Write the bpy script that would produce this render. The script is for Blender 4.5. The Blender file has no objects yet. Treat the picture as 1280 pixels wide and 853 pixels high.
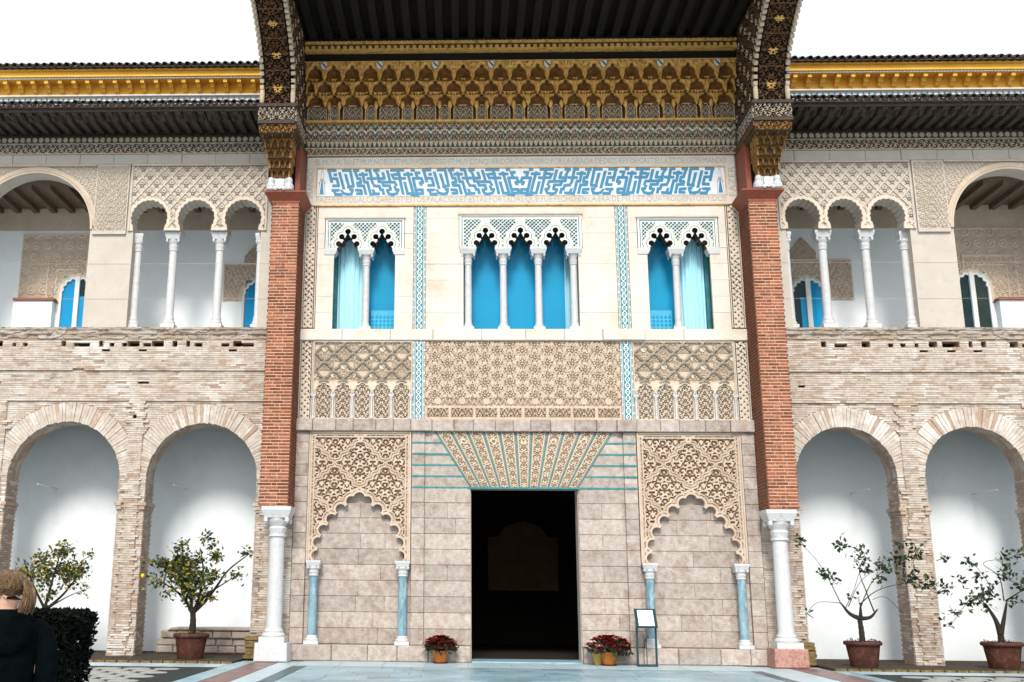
import bpy, math, random
import numpy as np
from mathutils import Matrix, Vector, Euler
random.seed(7); rng = np.random.default_rng(7)
PI = math.pi
S = bpy.context.scene; COL = S.collection

# ------------------------------------------------------------------ camera
cam_d = bpy.data.cameras.new('camera'); cam = bpy.data.objects.new('camera', cam_d); COL.objects.link(cam)
S.camera = cam
yaw, pitch, roll = 4.34378652e-02, 2.70982534e-01, 9.59636383e-03
cy, sy_, cp, sp, cr, sr = math.cos(yaw), math.sin(yaw), math.cos(pitch), math.sin(pitch), math.cos(roll), math.sin(roll)
fw = Vector((-sy_*cp, cy*cp, sp)); r0 = Vector((cy, sy_, 0)); u0 = r0.cross(fw)
rr = cr*r0 + sr*u0; uu = -sr*r0 + cr*u0
cam.matrix_world = Matrix(((rr.x, uu.x, -fw.x, -1.3386), (rr.y, uu.y, -fw.y, -28.1263), (rr.z, uu.z, -fw.z, 1.6), (0, 0, 0, 1)))
cam_d.sensor_width = 36; cam_d.lens = 1477.93*36/1280
cam_d.shift_x = 118.92/1280; cam_d.shift_y = -102.09/1280
cam_d.clip_start = .1; cam_d.clip_end = 2000

# ------------------------------------------------------------------ world, sun, exposure
W = bpy.data.worlds.new('World'); S.world = W; W.use_nodes = True
nt = W.node_tree; nt.nodes.clear()
SUN_EL, SUN_AZ = 38, 183          # azimuth measured clockwise from +Y (sun behind the camera, a little left)
sky = nt.nodes.new('ShaderNodeTexSky'); sky.sky_type = 'NISHITA'; sky.sun_disc = False
sky.sun_elevation = math.radians(SUN_EL); sky.sun_rotation = math.radians(SUN_AZ); sky.dust_density = 4
hs = nt.nodes.new('ShaderNodeHueSaturation'); hs.inputs['Saturation'].default_value = .18
mx = nt.nodes.new('ShaderNodeMix'); mx.data_type = 'RGBA'; mx.inputs['Factor'].default_value = .6
mx.inputs['B'].default_value = (8.2, 8.7, 9.2, 1)
bg = nt.nodes.new('ShaderNodeBackground'); bg.inputs['Strength'].default_value = .07
wo = nt.nodes.new('ShaderNodeOutputWorld')
tc = nt.nodes.new('ShaderNodeTexCoord'); sp3 = nt.nodes.new('ShaderNodeSeparateXYZ'); nt.links.new(tc.outputs['Generated'], sp3.inputs[0])
mrz = nt.nodes.new('ShaderNodeMapRange'); mrz.inputs['To Min'].default_value = .74; mrz.inputs['To Max'].default_value = 1.6
nt.links.new(sp3.outputs['Z'], mrz.inputs['Value'])          # overcast sky: brighter overhead than at the horizon
vm = nt.nodes.new('ShaderNodeVectorMath'); vm.operation = 'SCALE'; nt.links.new(mrz.outputs[0], vm.inputs['Scale'])
nt.links.new(mx.outputs['Result'], vm.inputs[0])
nt.links.new(sky.outputs[0], hs.inputs['Color']); nt.links.new(hs.outputs[0], mx.inputs['A'])
nt.links.new(vm.outputs[0], bg.inputs['Color']); nt.links.new(bg.outputs[0], wo.inputs[0])
sl = bpy.data.lights.new('sun', 'SUN'); sl.energy = 1.5; sl.angle = math.radians(13); sl.color = (1, .94, .86)
so = bpy.data.objects.new('sun', sl); COL.objects.link(so)
so.rotation_euler = (math.radians(90-SUN_EL), 0, math.radians(180-SUN_AZ)); so.location = (0, -20, 40)
S.view_settings.view_transform = 'Standard'; S.view_settings.look = 'None'
S.view_settings.exposure = 1.1; S.view_settings.gamma = 1

# ------------------------------------------------------------------ materials
def mat(name, c1, c2=None, scale=3., rough=.8, bump=.0, bscale=60., rnd=.0, metal=0., c3=None, spec=.3, scale3=1.0, amt3=.5, stretch=None):
    m = bpy.data.materials.new(name); m.use_nodes = True
    n = m.node_tree.nodes; l = m.node_tree.links; b = n['Principled BSDF']
    b.inputs['Roughness'].default_value = rough; b.inputs['Metallic'].default_value = metal
    b.inputs['Specular IOR Level'].default_value = spec
    g = n.new('ShaderNodeNewGeometry'); pos = g.outputs['Position']
    if stretch:
        mp = n.new('ShaderNodeVectorMath'); mp.operation = 'MULTIPLY'; mp.inputs[1].default_value = stretch
        l.new(pos, mp.inputs[0]); pos = mp.outputs[0]
    c2 = c2 or c1
    t = n.new('ShaderNodeTexNoise'); t.inputs['Scale'].default_value = scale; t.inputs['Detail'].default_value = 6; t.inputs['Roughness'].default_value = .65
    l.new(pos, t.inputs['Vector'])
    r = n.new('ShaderNodeValToRGB'); r.color_ramp.elements[0].position = .35; r.color_ramp.elements[1].position = .68
    r.color_ramp.elements[0].color = (*c1, 1); r.color_ramp.elements[1].color = (*c2, 1)
    l.new(t.outputs['Fac'], r.inputs[0]); out = r.outputs[0]
    if c3:
        t3 = n.new('ShaderNodeTexNoise'); t3.inputs['Scale'].default_value = scale3; t3.inputs['Detail'].default_value = 5; t3.inputs['Roughness'].default_value = .7
        l.new(pos, t3.inputs['Vector'])
        r3 = n.new('ShaderNodeValToRGB'); r3.color_ramp.elements[0].position = .5; r3.color_ramp.elements[1].position = .66
        r3.color_ramp.elements[0].color = (0, 0, 0, 1); r3.color_ramp.elements[1].color = (amt3, amt3, amt3, 1)
        l.new(t3.outputs['Fac'], r3.inputs[0])
        m3 = n.new('ShaderNodeMix'); m3.data_type = 'RGBA'; m3.inputs['B'].default_value = (*c3, 1)
        l.new(r3.outputs[0], m3.inputs['Factor']); l.new(out, m3.inputs['A']); out = m3.outputs['Result']
    if rnd:
        oi = n.new('ShaderNodeObjectInfo'); mr = n.new('ShaderNodeMapRange')
        mr.inputs['To Min'].default_value = 1-rnd; mr.inputs['To Max'].default_value = 1+rnd*.6
        l.new(oi.outputs['Random'], mr.inputs['Value'])
        h = n.new('ShaderNodeHueSaturation'); l.new(mr.outputs[0], h.inputs['Value']); l.new(out, h.inputs['Color']); out = h.outputs[0]
    l.new(out, b.inputs['Base Color'])
    if bump:
        t2 = n.new('ShaderNodeTexNoise'); t2.inputs['Scale'].default_value = bscale; t2.inputs['Detail'].default_value = 4
        l.new(g.outputs['Position'], t2.inputs['Vector'])
        bp = n.new('ShaderNodeBump'); bp.inputs['Strength'].default_value = bump; bp.inputs['Distance'].default_value = .02
        l.new(t2.outputs['Fac'], bp.inputs['Height']); l.new(bp.outputs[0], b.inputs['Normal'])
    return m
M = {}
def mk(k, *a, **kw): M[k] = mat(k, *a, **kw)
mk('ashlar', (.355, .295, .255), (.505, .445, .395), 8, .92, 1.0, 30, .17, c3=(.255, .165, .125), scale3=3.6, amt3=.6)
mk('mortar', (.44, .36, .30), (.54, .47, .41), 6, .95, .3)
mk('limestone', (.62, .565, .49), (.72, .68, .61), 2.2, .88, .4, 45, .05, c3=(.48, .37, .26), scale3=1.1, amt3=.6)
mk('carved', (.48, .375, .285), (.61, .505, .41), 6, .9, .4, 70, c3=(.36, .245, .165), scale3=3, amt3=.5)
mk('carved_pale', (.55, .46, .36), (.64, .56, .46), 5, .9, .3, 70)
mk('carved_recess_shade', (.31, .20, .12), (.40, .275, .18), 6, .95)  # shadow in the carving's hollows, put into a darker brown
mk('white_marble', (.50, .505, .51), (.62, .625, .63), 5, .45, .15, 40, .04, c3=(.33, .31, .31), scale3=5, amt3=.5)
mk('blue_marble', (.11, .22, .28), (.24, .37, .43), 7, .4, .1, 40, c3=(.45, .52, .55), scale3=9, amt3=.75, stretch=(1, 1, .35))
mk('pink_stone', (.36, .185, .15), (.48, .29, .245), 9, .9, .7, 30, c3=(.16, .07, .05), scale3=16, amt3=.7)
mk('stucco', (.46, .41, .35), (.54, .49, .43), 4, .9, .3, 60, c3=(.38, .30, .23), scale3=2, amt3=.4)
mk('stucco_warm', (.50, .40, .30), (.58, .48, .38), 4, .9, .3, 60)
mk('plaster', (.70, .755, .78), (.76, .80, .82), .8, .85, .08, 20, c3=(.60, .62, .60), scale3=.7, amt3=.45)
mk('hole', (.03, .02, .015))
mk('brick_pale', (.41, .335, .27), (.56, .495, .43), 7, .92, .5, 50, c3=(.66, .63, .59), scale3=1.0, amt3=.9)
mk('brick_pink', (.34, .235, .17), (.47, .36, .28), 7, .92, .5, 50, c3=(.60, .55, .50), scale3=1.1, amt3=.85)
mk('brick_mortar', (.30, .23, .165), (.42, .345, .275), 8, .95, .6, 40, c3=(.20, .13, .08), scale3=2, amt3=.5)
mk('red_brick', (.22, .062, .032), (.36, .14, .072), 9, .85, .5, 60, .5, c3=(.14, .05, .038), scale3=1.6, amt3=.65)
mk('red_mortar', (.56, .32, .20), (.66, .45, .33), 5, .95, .3)
mk('terra', (.048, .014, .008), (.085, .027, .015), 5, .75, .3, 60, c3=(.14, .075, .055), scale3=7, amt3=.5)
mk('red_wood', (.19, .045, .026), (.27, .075, .04), 6, .6, .2, 60, stretch=(4, 4, .6))
mk('gold', (.62, .32, .07), (.80, .48, .15), 9, .5, .3, 60, c3=(.20, .08, .022), scale3=7, amt3=.65)
mk('gold_dim', (.26, .12, .025), (.40, .21, .06), 9, .55, .3, 60, c3=(.06, .03, .012), scale3=7, amt3=.8)
mk('gallery_wood', (.10, .068, .042), (.16, .115, .075), 5, .8, .3, 60, stretch=(6, .8, 6))
mk('pane_reflection', (.10, .42, .58), (.16, .5, .64), 6, .8)
mk('plaster_upper', (.80, .84, .86), (.84, .87, .89), .9, .85, .05, 20, c3=(.74, .73, .70), scale3=.8, amt3=.4)
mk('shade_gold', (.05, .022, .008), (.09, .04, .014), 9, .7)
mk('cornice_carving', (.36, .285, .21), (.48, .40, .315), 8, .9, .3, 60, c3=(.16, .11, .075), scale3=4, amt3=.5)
mk('gold_niche_shade', (.13, .05, .010), (.24, .10, .022), 9, .6, .3, 60, c3=(.04, .018, .008), scale3=6, amt3=.6)  # niche hollows: their shade is put into this darker gold
mk('gold_dark', (.085, .036, .012), (.17, .08, .024), 9, .65, .3, 60, c3=(.03, .018, .012), scale3=6, amt3=.8)
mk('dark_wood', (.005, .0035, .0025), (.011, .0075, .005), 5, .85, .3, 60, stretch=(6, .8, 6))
mk('grey_wood', (.045, .033, .024), (.075, .056, .042), 5, .85, .3, 60, stretch=(5, .6, 5), c3=(.13, .10, .08), scale3=5, amt3=.3)
mk('poly_light', (.44, .33, .215), (.58, .46, .33), 14, .85, c3=(.64, .57, .48), scale3=12, amt3=.7)
mk('poly_teal', (.02, .06, .055), (.06, .11, .09), 9, .85, c3=(.16, .06, .035), scale3=8, amt3=.8)
mk('poly_brown', (.10, .05, .022), (.18, .10, .045), 9, .85, c3=(.05, .03, .02), scale3=8, amt3=.7)
mk('tile_blue', (.002, .16, .31), (.004, .22, .39), 12, .3, spec=.5)
mk('tile_white', (.64, .68, .70), (.72, .75, .77), 9, .3, spec=.5)
mk('teal', (.02, .16, .18), (.05, .25, .27), 8, .6)
mk('black_paint', (.025, .022, .02), (.06, .05, .045), 9, .8)
mk('letter', (.36, .34, .31), (.48, .45, .42), 9, .8)
mk('yellow_paint', (.80, .41, .04), (.86, .50, .09), 2, .8, .1, 40)
mk('white_paint', (.62, .62, .60), (.70, .70, .68), 3, .7)
mk('roof_clay', (.035, .025, .02), (.08, .058, .044), 6, .85, .4, 40, .3, c3=(.022, .022, .02), scale3=3, amt3=.6)
mk('iron', (.03, .045, .05), (.05, .065, .07), 6, .5, metal=.6)
mk('iron_teal', (.008, .035, .042), (.012, .05, .06), 6, .4)
mk('paper', (.80, .82, .83), (.84, .85, .86), 3, .4)
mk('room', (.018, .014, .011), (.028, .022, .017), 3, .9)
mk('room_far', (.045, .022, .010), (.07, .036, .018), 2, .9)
mk('blind', (.0, .28, .46), (.0, .33, .53), .5, .6)
mk('curtain', (.60, .76, .80), (.72, .84, .87), 3, .8, stretch=(6, 6, .5))
mk('paving', (.21, .35, .41), (.34, .48, .53), 1.4, .33, .06, 30, .2, c3=(.12, .22, .27), scale3=1.1, amt3=.6, spec=.5)
mk('paving_joint', (.32, .38, .40), (.4, .46, .48), 6, .8)
mk('paving_white', (.36, .48, .53), (.46, .57, .62), 2, .35, .05, 30, .06, spec=.5)
mk('paving_red', (.13, .055, .052), (.21, .105, .10), 3, .4, .1, 30, .1, c3=(.28, .19, .18), scale3=3, amt3=.5, spec=.5)
mk('paving_dark', (.02, .06, .075), (.04, .10, .12), 3, .35, .05, 30, spec=.5)
mk('pebble_dark', (.012, .02, .018), (.03, .04, .036), 20, .6, .8, 60)
mk('pebble_light', (.26, .27, .25), (.40, .41, .39), 25, .7, .8, 60)
mk('earth', (.028, .019, .012), (.06, .042, .027), 9, .95, .6, 40, c3=(.13, .10, .06), scale3=9, amt3=.5)
mk('bench_stone', (.34, .29, .24), (.47, .41, .36), 6, .9, .6, 30, c3=(.17, .115, .08), scale3=3, amt3=.7)
mk('moss', (.10, .07, .025), (.20, .14, .05), 10, .95, .5, 40, c3=(.33, .25, .16), scale3=6, amt3=.6)
mk('bark', (.016, .011, .008), (.038, .028, .021), 20, .9, .6, 60)
mk('leaf_dark', (.008, .024, .010), (.018, .042, .016), 6, .5, spec=.35)
mk('leaf_olive', (.05, .068, .012), (.10, .105, .016), 6, .5, spec=.35)
mk('leaf_yellow', (.20, .15, .012), (.32, .25, .025), 6, .5, spec=.4)
mk('lemon', (.75, .50, .02))
mk('hedge_leaf', (.002, .004, .003), (.006, .010, .006), 8, .8, spec=.08)
mk('bract', (.20, .004, .012), (.36, .010, .02), 12, .55)
mk('pot_orange', (.44, .13, .02), (.52, .19, .04), 6, .6, .1, 60)
mk('pot_yellow', (.55, .36, .09), (.6, .42, .12), 6, .6)
mk('pansy', (.03, .045, .16), (.06, .08, .25), 8, .6)
mk('skin', (.56, .32, .23), (.62, .38, .28), 20, .55)
mk('hair', (.045, .022, .010), (.20, .115, .05), 30, .5, .6, 200, stretch=(3, 3, .8), c3=(.34, .22, .115), scale3=10, amt3=.6)
mk('jacket', (.0008, .0016, .0020), (.0022, .0042, .0050), 9, .95, .9, 13, spec=.03)
mk('jeans', (.015, .02, .035), (.025, .03, .05), 20, .9)
def glass_mat():
    m = bpy.data.materials.new('window_glass'); m.use_nodes = True
    n = m.node_tree.nodes; l = m.node_tree.links; n.clear()
    o = n.new('ShaderNodeOutputMaterial'); t = n.new('ShaderNodeBsdfTransparent'); t.inputs[0].default_value = (.80, .96, 1, 1)
    g = n.new('ShaderNodeBsdfGlossy'); g.inputs['Roughness'].default_value = .06; g.inputs[0].default_value = (.6, .85, 1, 1)
    fr = n.new('ShaderNodeFresnel'); fr.inputs[0].default_value = 1.25
    x = n.new('ShaderNodeMixShader'); l.new(fr.outputs[0], x.inputs[0]); l.new(t.outputs[0], x.inputs[1]); l.new(g.outputs[0], x.inputs[2]); l.new(x.outputs[0], o.inputs[0])
    return m
M['glass'] = glass_mat()

# ------------------------------------------------------------------ helpers
def link(name, me, parent=None, mats=None):
    o = bpy.data.objects.new(name, me); COL.objects.link(o)
    if mats is not None and me is not None and not me.materials:
        for k in (mats if isinstance(mats, (list, tuple)) else [mats]): me.materials.append(M[k])
    if parent is not None: o.parent = parent
    return o
def tag(o, label, cat, group=None, kind=None):
    o['label'] = label; o['category'] = cat
    if group: o['group'] = group
    if kind: o['kind'] = kind
    return o
def thing(name, label, cat, loc=(0, 0, 0), group=None):
    o = bpy.data.objects.new(name, None); COL.objects.link(o); o.location = loc; o.empty_display_size = .2
    return tag(o, label, cat, group)
def inst(name, me, parent, loc=(0, 0, 0), rot=(0, 0, 0), scale=(1, 1, 1)):
    o = bpy.data.objects.new(name, me); COL.objects.link(o); o.parent = parent
    o.location = loc; o.rotation_euler = rot; o.scale = scale
    return o
def mesh_np(name, V, F, mi=None, smooth=False):
    me = bpy.data.meshes.new(name); V = np.asarray(V, np.float32); F = np.asarray(F, np.int32)
    k = F.shape[1]
    me.vertices.add(len(V)); me.vertices.foreach_set('co', V.ravel())
    me.loops.add(F.size); me.loops.foreach_set('vertex_index', F.ravel())
    me.polygons.add(len(F)); me.polygons.foreach_set('loop_start', np.arange(0, F.size, k, dtype=np.int32))
    try: me.polygons.foreach_set('loop_total', np.full(len(F), k, np.int32))
    except Exception: pass
    if mi is not None: me.polygons.foreach_set('material_index', np.asarray(mi, np.int32))
    me.polygons.foreach_set('use_smooth', np.full(len(F), smooth))
    me.update(calc_edges=True); me.validate()
    return me
class MB:
    def __init__(s): s.v = []; s.f = []; s.m = []
    def add(s, vs, fs, m=0):
        b = len(s.v); s.v += [tuple(p) for p in vs]; s.f += [tuple(i+b for i in f) for f in fs]; s.m += [m]*len(fs); return s
    def box(s, x0, x1, y0, y1, z0, z1, m=0, back=True):
        fs = [(0, 1, 5, 4), (1, 2, 6, 5), (3, 0, 4, 7), (4, 5, 6, 7), (3, 2, 1, 0)]
        if back: fs.append((2, 3, 7, 6))
        return s.add([(x0, y0, z0), (x1, y0, z0), (x1, y1, z0), (x0, y1, z0), (x0, y0, z1), (x1, y0, z1), (x1, y1, z1), (x0, y1, z1)], fs, m)
    def hexa(s, P, m=0):   # 8 points ordered as in box
        return s.add(P, [(0, 1, 5, 4), (1, 2, 6, 5), (3, 0, 4, 7), (4, 5, 6, 7), (3, 2, 1, 0), (2, 3, 7, 6)], m)
    def block(s, xb0, xb1, xt0, xt1, z0, z1, y0, y1, c=.012, m=0):   # dressed stone with a chamfered face
        P = [(xb0, y1, z0), (xb1, y1, z0), (xt1, y1, z1), (xt0, y1, z1)]
        Q = [(xb0, y0+c, z0), (xb1, y0+c, z0), (xt1, y0+c, z1), (xt0, y0+c, z1)]
        R_ = [(xb0+c, y0, z0+c), (xb1-c, y0, z0+c), (xt1-c, y0, z1-c), (xt0+c, y0, z1-c)]
        fs = [(8, 9, 10, 11)]
        for i in range(4):
            j = (i+1) % 4; fs += [(i, j, 4+j, 4+i), (4+i, 4+j, 8+j, 8+i)]
        return s.add(P+Q+R_, fs, m)
    def lathe(s, prof, c=(0, 0, 0), n=20, m=0, mod=None, cap=True, sq=None):
        vs = []; k = len(prof)
        for j, (r, z) in enumerate(prof):
            for i in range(n):
                a = 2*PI*i/n; q = r
                if mod: q *= 1+mod(j, a)
                if sq and sq[j]: q *= min(1/max(abs(math.cos(a)), 1e-6), 1/max(abs(math.sin(a)), 1e-6))*sq[j]+(1-sq[j])
                vs.append((c[0]+q*math.cos(a), c[1]+q*math.sin(a), c[2]+z))
        fs = [(j*n+i, j*n+(i+1) % n, (j+1)*n+(i+1) % n, (j+1)*n+i) for j in range(k-1) for i in range(n)]
        if cap: fs += [tuple(range(n-1, -1, -1)), tuple((k-1)*n+i for i in range(n))]
        return s.add(vs, fs, m)
    def tube(s, pts, rads, n=6, m=0):
        pts = [Vector(p) for p in pts]; vs = []
        for i, p in enumerate(pts):
            d = (pts[min(i+1, len(pts)-1)]-pts[max(i-1, 0)]).normalized()
            a = d.cross(Vector((.3, .9, .2))).normalized(); b = d.cross(a)
            r = rads[i] if isinstance(rads, (list, tuple)) else rads
            for k in range(n):
                t = 2*PI*k/n; vs.append(p+a*(r*math.cos(t))+b*(r*math.sin(t)))
        fs = [(i*n+k, i*n+(k+1) % n, (i+1)*n+(k+1) % n, (i+1)*n+k) for i in range(len(pts)-1) for k in range(n)]
        fs += [tuple(range(n-1, -1, -1)), tuple((len(pts)-1)*n+k for k in range(n))]
        return s.add(vs, fs, m)
    def prism(s, poly, y0, y1, m=0):   # polygon in XZ, extruded along Y
        n = len(poly)
        vs = [(x, y0, z) for x, z in poly]+[(x, y1, z) for x, z in poly]
        return s.add(vs, [tuple(range(n)), tuple(range(2*n-1, n-1, -1))]+[(i, n+i, n+(i+1) % n, (i+1) % n) for i in range(n)], m)
    def prism_x(s, poly, x0, x1, m=0):   # polygon in YZ, extruded along X
        n = len(poly)
        vs = [(x0, y, z) for y, z in poly]+[(x1, y, z) for y, z in poly]
        return s.add(vs, [tuple(range(n)), tuple(range(2*n-1, n-1, -1))]+[(i, n+i, n+(i+1) % n, (i+1) % n) for i in range(n)], m)
    def mesh(s, name, smooth=False):
        me = bpy.data.meshes.new(name); me.from_pydata(s.v, [], s.f)
        if any(s.m): me.polygons.foreach_set('material_index', s.m)
        if smooth: me.polygons.foreach_set('use_smooth', [True]*len(s.f))
        me.update(); return me
    def build(s, name, mats, parent=None, smooth=False, kind=None):
        o = link(name, s.mesh(name, smooth), parent, mats)
        if kind: o['kind'] = kind
        return o
def relief_mesh(name, x0, x1, z0, z1, res, y, h=None, sdf=None, depth=.05, cls=None, edge=None, warp=None):
    nx = max(1, round((x1-x0)/res)); nz = max(1, round((z1-z0)/res))
    X, Z = np.meshgrid(np.linspace(x0, x1, nx+1), np.linspace(z0, z1, nz+1))
    Xc = (X[:-1, :-1]+X[1:, 1:])/2; Zc = (Z[:-1, :-1]+Z[1:, 1:])/2
    keep = np.ones((nz, nx), bool)
    if sdf:
        keep = sdf(Xc, Zc) > 0
        kp = np.pad(keep, 1).astype(int); n4 = kp[:-1, :-1]+kp[1:, :-1]+kp[:-1, 1:]+kp[1:, 1:]
        on = np.pad(np.ones((nz, nx), int), 1); t4 = on[:-1, :-1]+on[1:, :-1]+on[:-1, 1:]+on[1:, 1:]
        d = sdf(X, Z); e = 1e-4
        gx = (sdf(X+e, Z)-sdf(X-e, Z))/(2*e); gz = (sdf(X, Z+e)-sdf(X, Z-e))/(2*e); g2 = gx*gx+gz*gz+1e-6
        mv = (n4 > 0) & (n4 < t4) & (abs(d) < 1.5*res)
        dx = np.where(mv, -d*gx/g2, 0).clip(-res, res); dz = np.where(mv, -d*gz/g2, 0).clip(-res, res)
        dx[:, 0] = dx[:, -1] = 0; dz[0] = dz[-1] = 0
        X = X+dx; Z = Z+dz
    H = h(X, Z) if h else np.zeros_like(X)
    Yf = y-H; Yb = np.full_like(X, y+depth)
    def fin(Y):
        a = (X, Y, Z) if warp is None else warp(X, Y, Z)
        return np.stack([np.broadcast_to(q, X.shape) for q in a], -1).reshape(-1, 3)
    idx = np.arange(X.size).reshape(X.shape); N = X.size
    v00, v10, v11, v01 = idx[:-1, :-1], idx[:-1, 1:], idx[1:, 1:], idx[1:, :-1]
    F = [np.stack([v00, v10, v11, v01], -1)[keep]]
    mi = [np.broadcast_to(cls(Xc, Zc) if cls else 0, keep.shape)[keep].astype(int)]
    kp = np.pad(keep, 1)
    for a, b, nb in ((v00, v10, kp[:-2, 1:-1]), (v10, v11, kp[1:-1, 2:]), (v11, v01, kp[2:, 1:-1]), (v01, v00, kp[1:-1, :-2])):
        bd = keep & ~nb; q = np.stack([a, a+N, b+N, b], -1)[bd]; F.append(q)
        mi.append(np.full(len(q), 0 if edge is None else edge))
    F = np.concatenate(F); mi = np.concatenate(mi); V = np.concatenate([fin(Yf), fin(Yb)])
    u, inv = np.unique(F, return_inverse=True)
    return mesh_np(name, V[u], inv.reshape(F.shape), mi)
def relief(name, parent, mats, *a, **k):
    return link(name, relief_mesh(name, *a, **k), parent, mats)
def ss(a, b, x):
    t = np.clip((x-a)/(b-a), 0, 1); return t*t*(3-2*t)
def line(d, w, e=.007): return 1-ss(w-e, w+e, np.abs(d))
_NG = rng.random((257, 257))
def vnoise(x, z, sc):
    x = np.asarray(x)/sc+31.7; z = np.asarray(z)/sc+17.3; i = np.floor(x).astype(int); j = np.floor(z).astype(int); fx = x-i; fz = z-j
    fx = fx*fx*(3-2*fx); fz = fz*fz*(3-2*fz); g = lambda a, b: _NG[a % 256, b % 256]
    return (g(i, j)*(1-fx)+g(i+1, j)*fx)*(1-fz)+(g(i, j+1)*(1-fx)+g(i+1, j+1)*fx)*fz
def arab(x, z, s, q=1.7, bias=0.):
    """carved scrollwork: spirals of alternating hand on a staggered lattice, with leaf lobes between"""
    c = s*.62; r_ = np.floor(z/c); xo = x+c*.5*(r_ % 2); lx = (xo/c-np.floor(xo/c)-.5)*c; lz = (z/c-r_-.5)*c
    hand = np.where((np.floor(xo/c)+r_) % 2 < 1, 1, -1); r = np.hypot(lx, lz); th = np.arctan2(lz, lx)
    sp = np.cos(2*PI*r/(s*.40)-hand*th+.4); lf = np.cos(5*th+hand*1.2)*ss(.15*s, .4*s, r)
    return ss(-.25, .25, bias+sp*.8+.55*lf+.45*(vnoise(x, z, s*.22)-.5))
def near(v): return np.abs(v-np.round(v))
def smin(*a):
    r = a[0]
    for b in a[1:]: r = np.minimum(r, b)
    return r
def circ(X, Z, cx, cz, r): return np.hypot(X-cx, Z-cz)-r
def rect(X, Z, x0, x1, z0, z1):
    dx = np.abs(X-(x0+x1)/2)-(x1-x0)/2; dz = np.abs(Z-(z0+z1)/2)-(z1-z0)/2
    return np.minimum(np.maximum(dx, dz), 0)+np.hypot(np.maximum(dx, 0), np.maximum(dz, 0))
def capsule(X, Z, a, b, r):
    ax, az = a; bx, bz = b; t = np.clip(((X-ax)*(bx-ax)+(Z-az)*(bz-az))/((bx-ax)**2+(bz-az)**2), 0, 1)
    return np.hypot(X-ax-t*(bx-ax), Z-az-t*(bz-az))-r
def polysd(X, Z, P):
    d = np.full(X.shape, 1e9); ins = np.zeros(X.shape, bool); n = len(P)
    for i in range(n):
        a, b = P[i], P[(i+1) % n]; d = np.minimum(d, capsule(X, Z, a, b, 0))
        c = ((a[1] > Z) != (b[1] > Z)) & (X < (b[0]-a[0])*(Z-a[1])/((b[1]-a[1]) or 1e-9)+a[0]); ins ^= c
    return np.where(ins, -d, d)
def text_mesh(body, h, width=None, ext=.004):
    cu = bpy.data.curves.new('lettering', 'FONT'); cu.body = body; cu.size = 1; cu.extrude = .02
    cu.align_x = 'CENTER'; cu.resolution_u = 2; cu.offset = 0
    ob = bpy.data.objects.new('lettering', cu); COL.objects.link(ob)
    dg = bpy.context.evaluated_depsgraph_get(); me = bpy.data.meshes.new_from_object(ob.evaluated_get(dg))
    bpy.data.objects.remove(ob); bpy.data.curves.remove(cu)
    v = np.zeros(len(me.vertices)*3, np.float32); me.vertices.foreach_get('co', v); v = v.reshape(-1, 3)
    mn, mxx = v.min(0), v.max(0); v[:, 0] = (v[:, 0]-(mn[0]+mxx[0])/2)*((width/(mxx[0]-mn[0])) if width else h/(mxx[1]-mn[1]))
    v[:, 1] = (v[:, 1]-mn[1])*h/(mxx[1]-mn[1]); v[:, 2] *= ext/.02
    o = np.stack([v[:, 0], -v[:, 2], v[:, 1]], -1); me.vertices.foreach_set('co', o.ravel()); me.update(); me.name = 'lettering'
    me.materials.clear()
    return me
def wall_grid(mb, xs, zs, solid, y0, y1, m=0):
    nx, nz = len(xs)-1, len(zs)-1
    ok = [[solid((xs[i]+xs[i+1])/2, (zs[j]+zs[j+1])/2) for j in range(nz)] for i in range(nx)]
    g = lambda i, j: 0 <= i < nx and 0 <= j < nz and ok[i][j]
    for i in range(nx):
        for j in range(nz):
            if not ok[i][j]: continue
            a, b, c, d = xs[i], xs[i+1], zs[j], zs[j+1]
            mb.add([(a, y0, c), (b, y0, c), (b, y0, d), (a, y0, d)], [(0, 1, 2, 3)], m)
            mb.add([(a, y1, c), (b, y1, c), (b, y1, d), (a, y1, d)], [(3, 2, 1, 0)], m)
            if not g(i-1, j): mb.add([(a, y0, c), (a, y1, c), (a, y1, d), (a, y0, d)], [(3, 2, 1, 0)], m)
            if not g(i+1, j): mb.add([(b, y0, c), (b, y1, c), (b, y1, d), (b, y0, d)], [(0, 1, 2, 3)], m)
            if not g(i, j-1): mb.add([(a, y0, c), (b, y0, c), (b, y1, c), (a, y1, c)], [(3, 2, 1, 0)], m)
            if not g(i, j+1): mb.add([(a, y0, d), (b, y0, d), (b, y1, d), (a, y1, d)], [(0, 1, 2, 3)], m)

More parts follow.
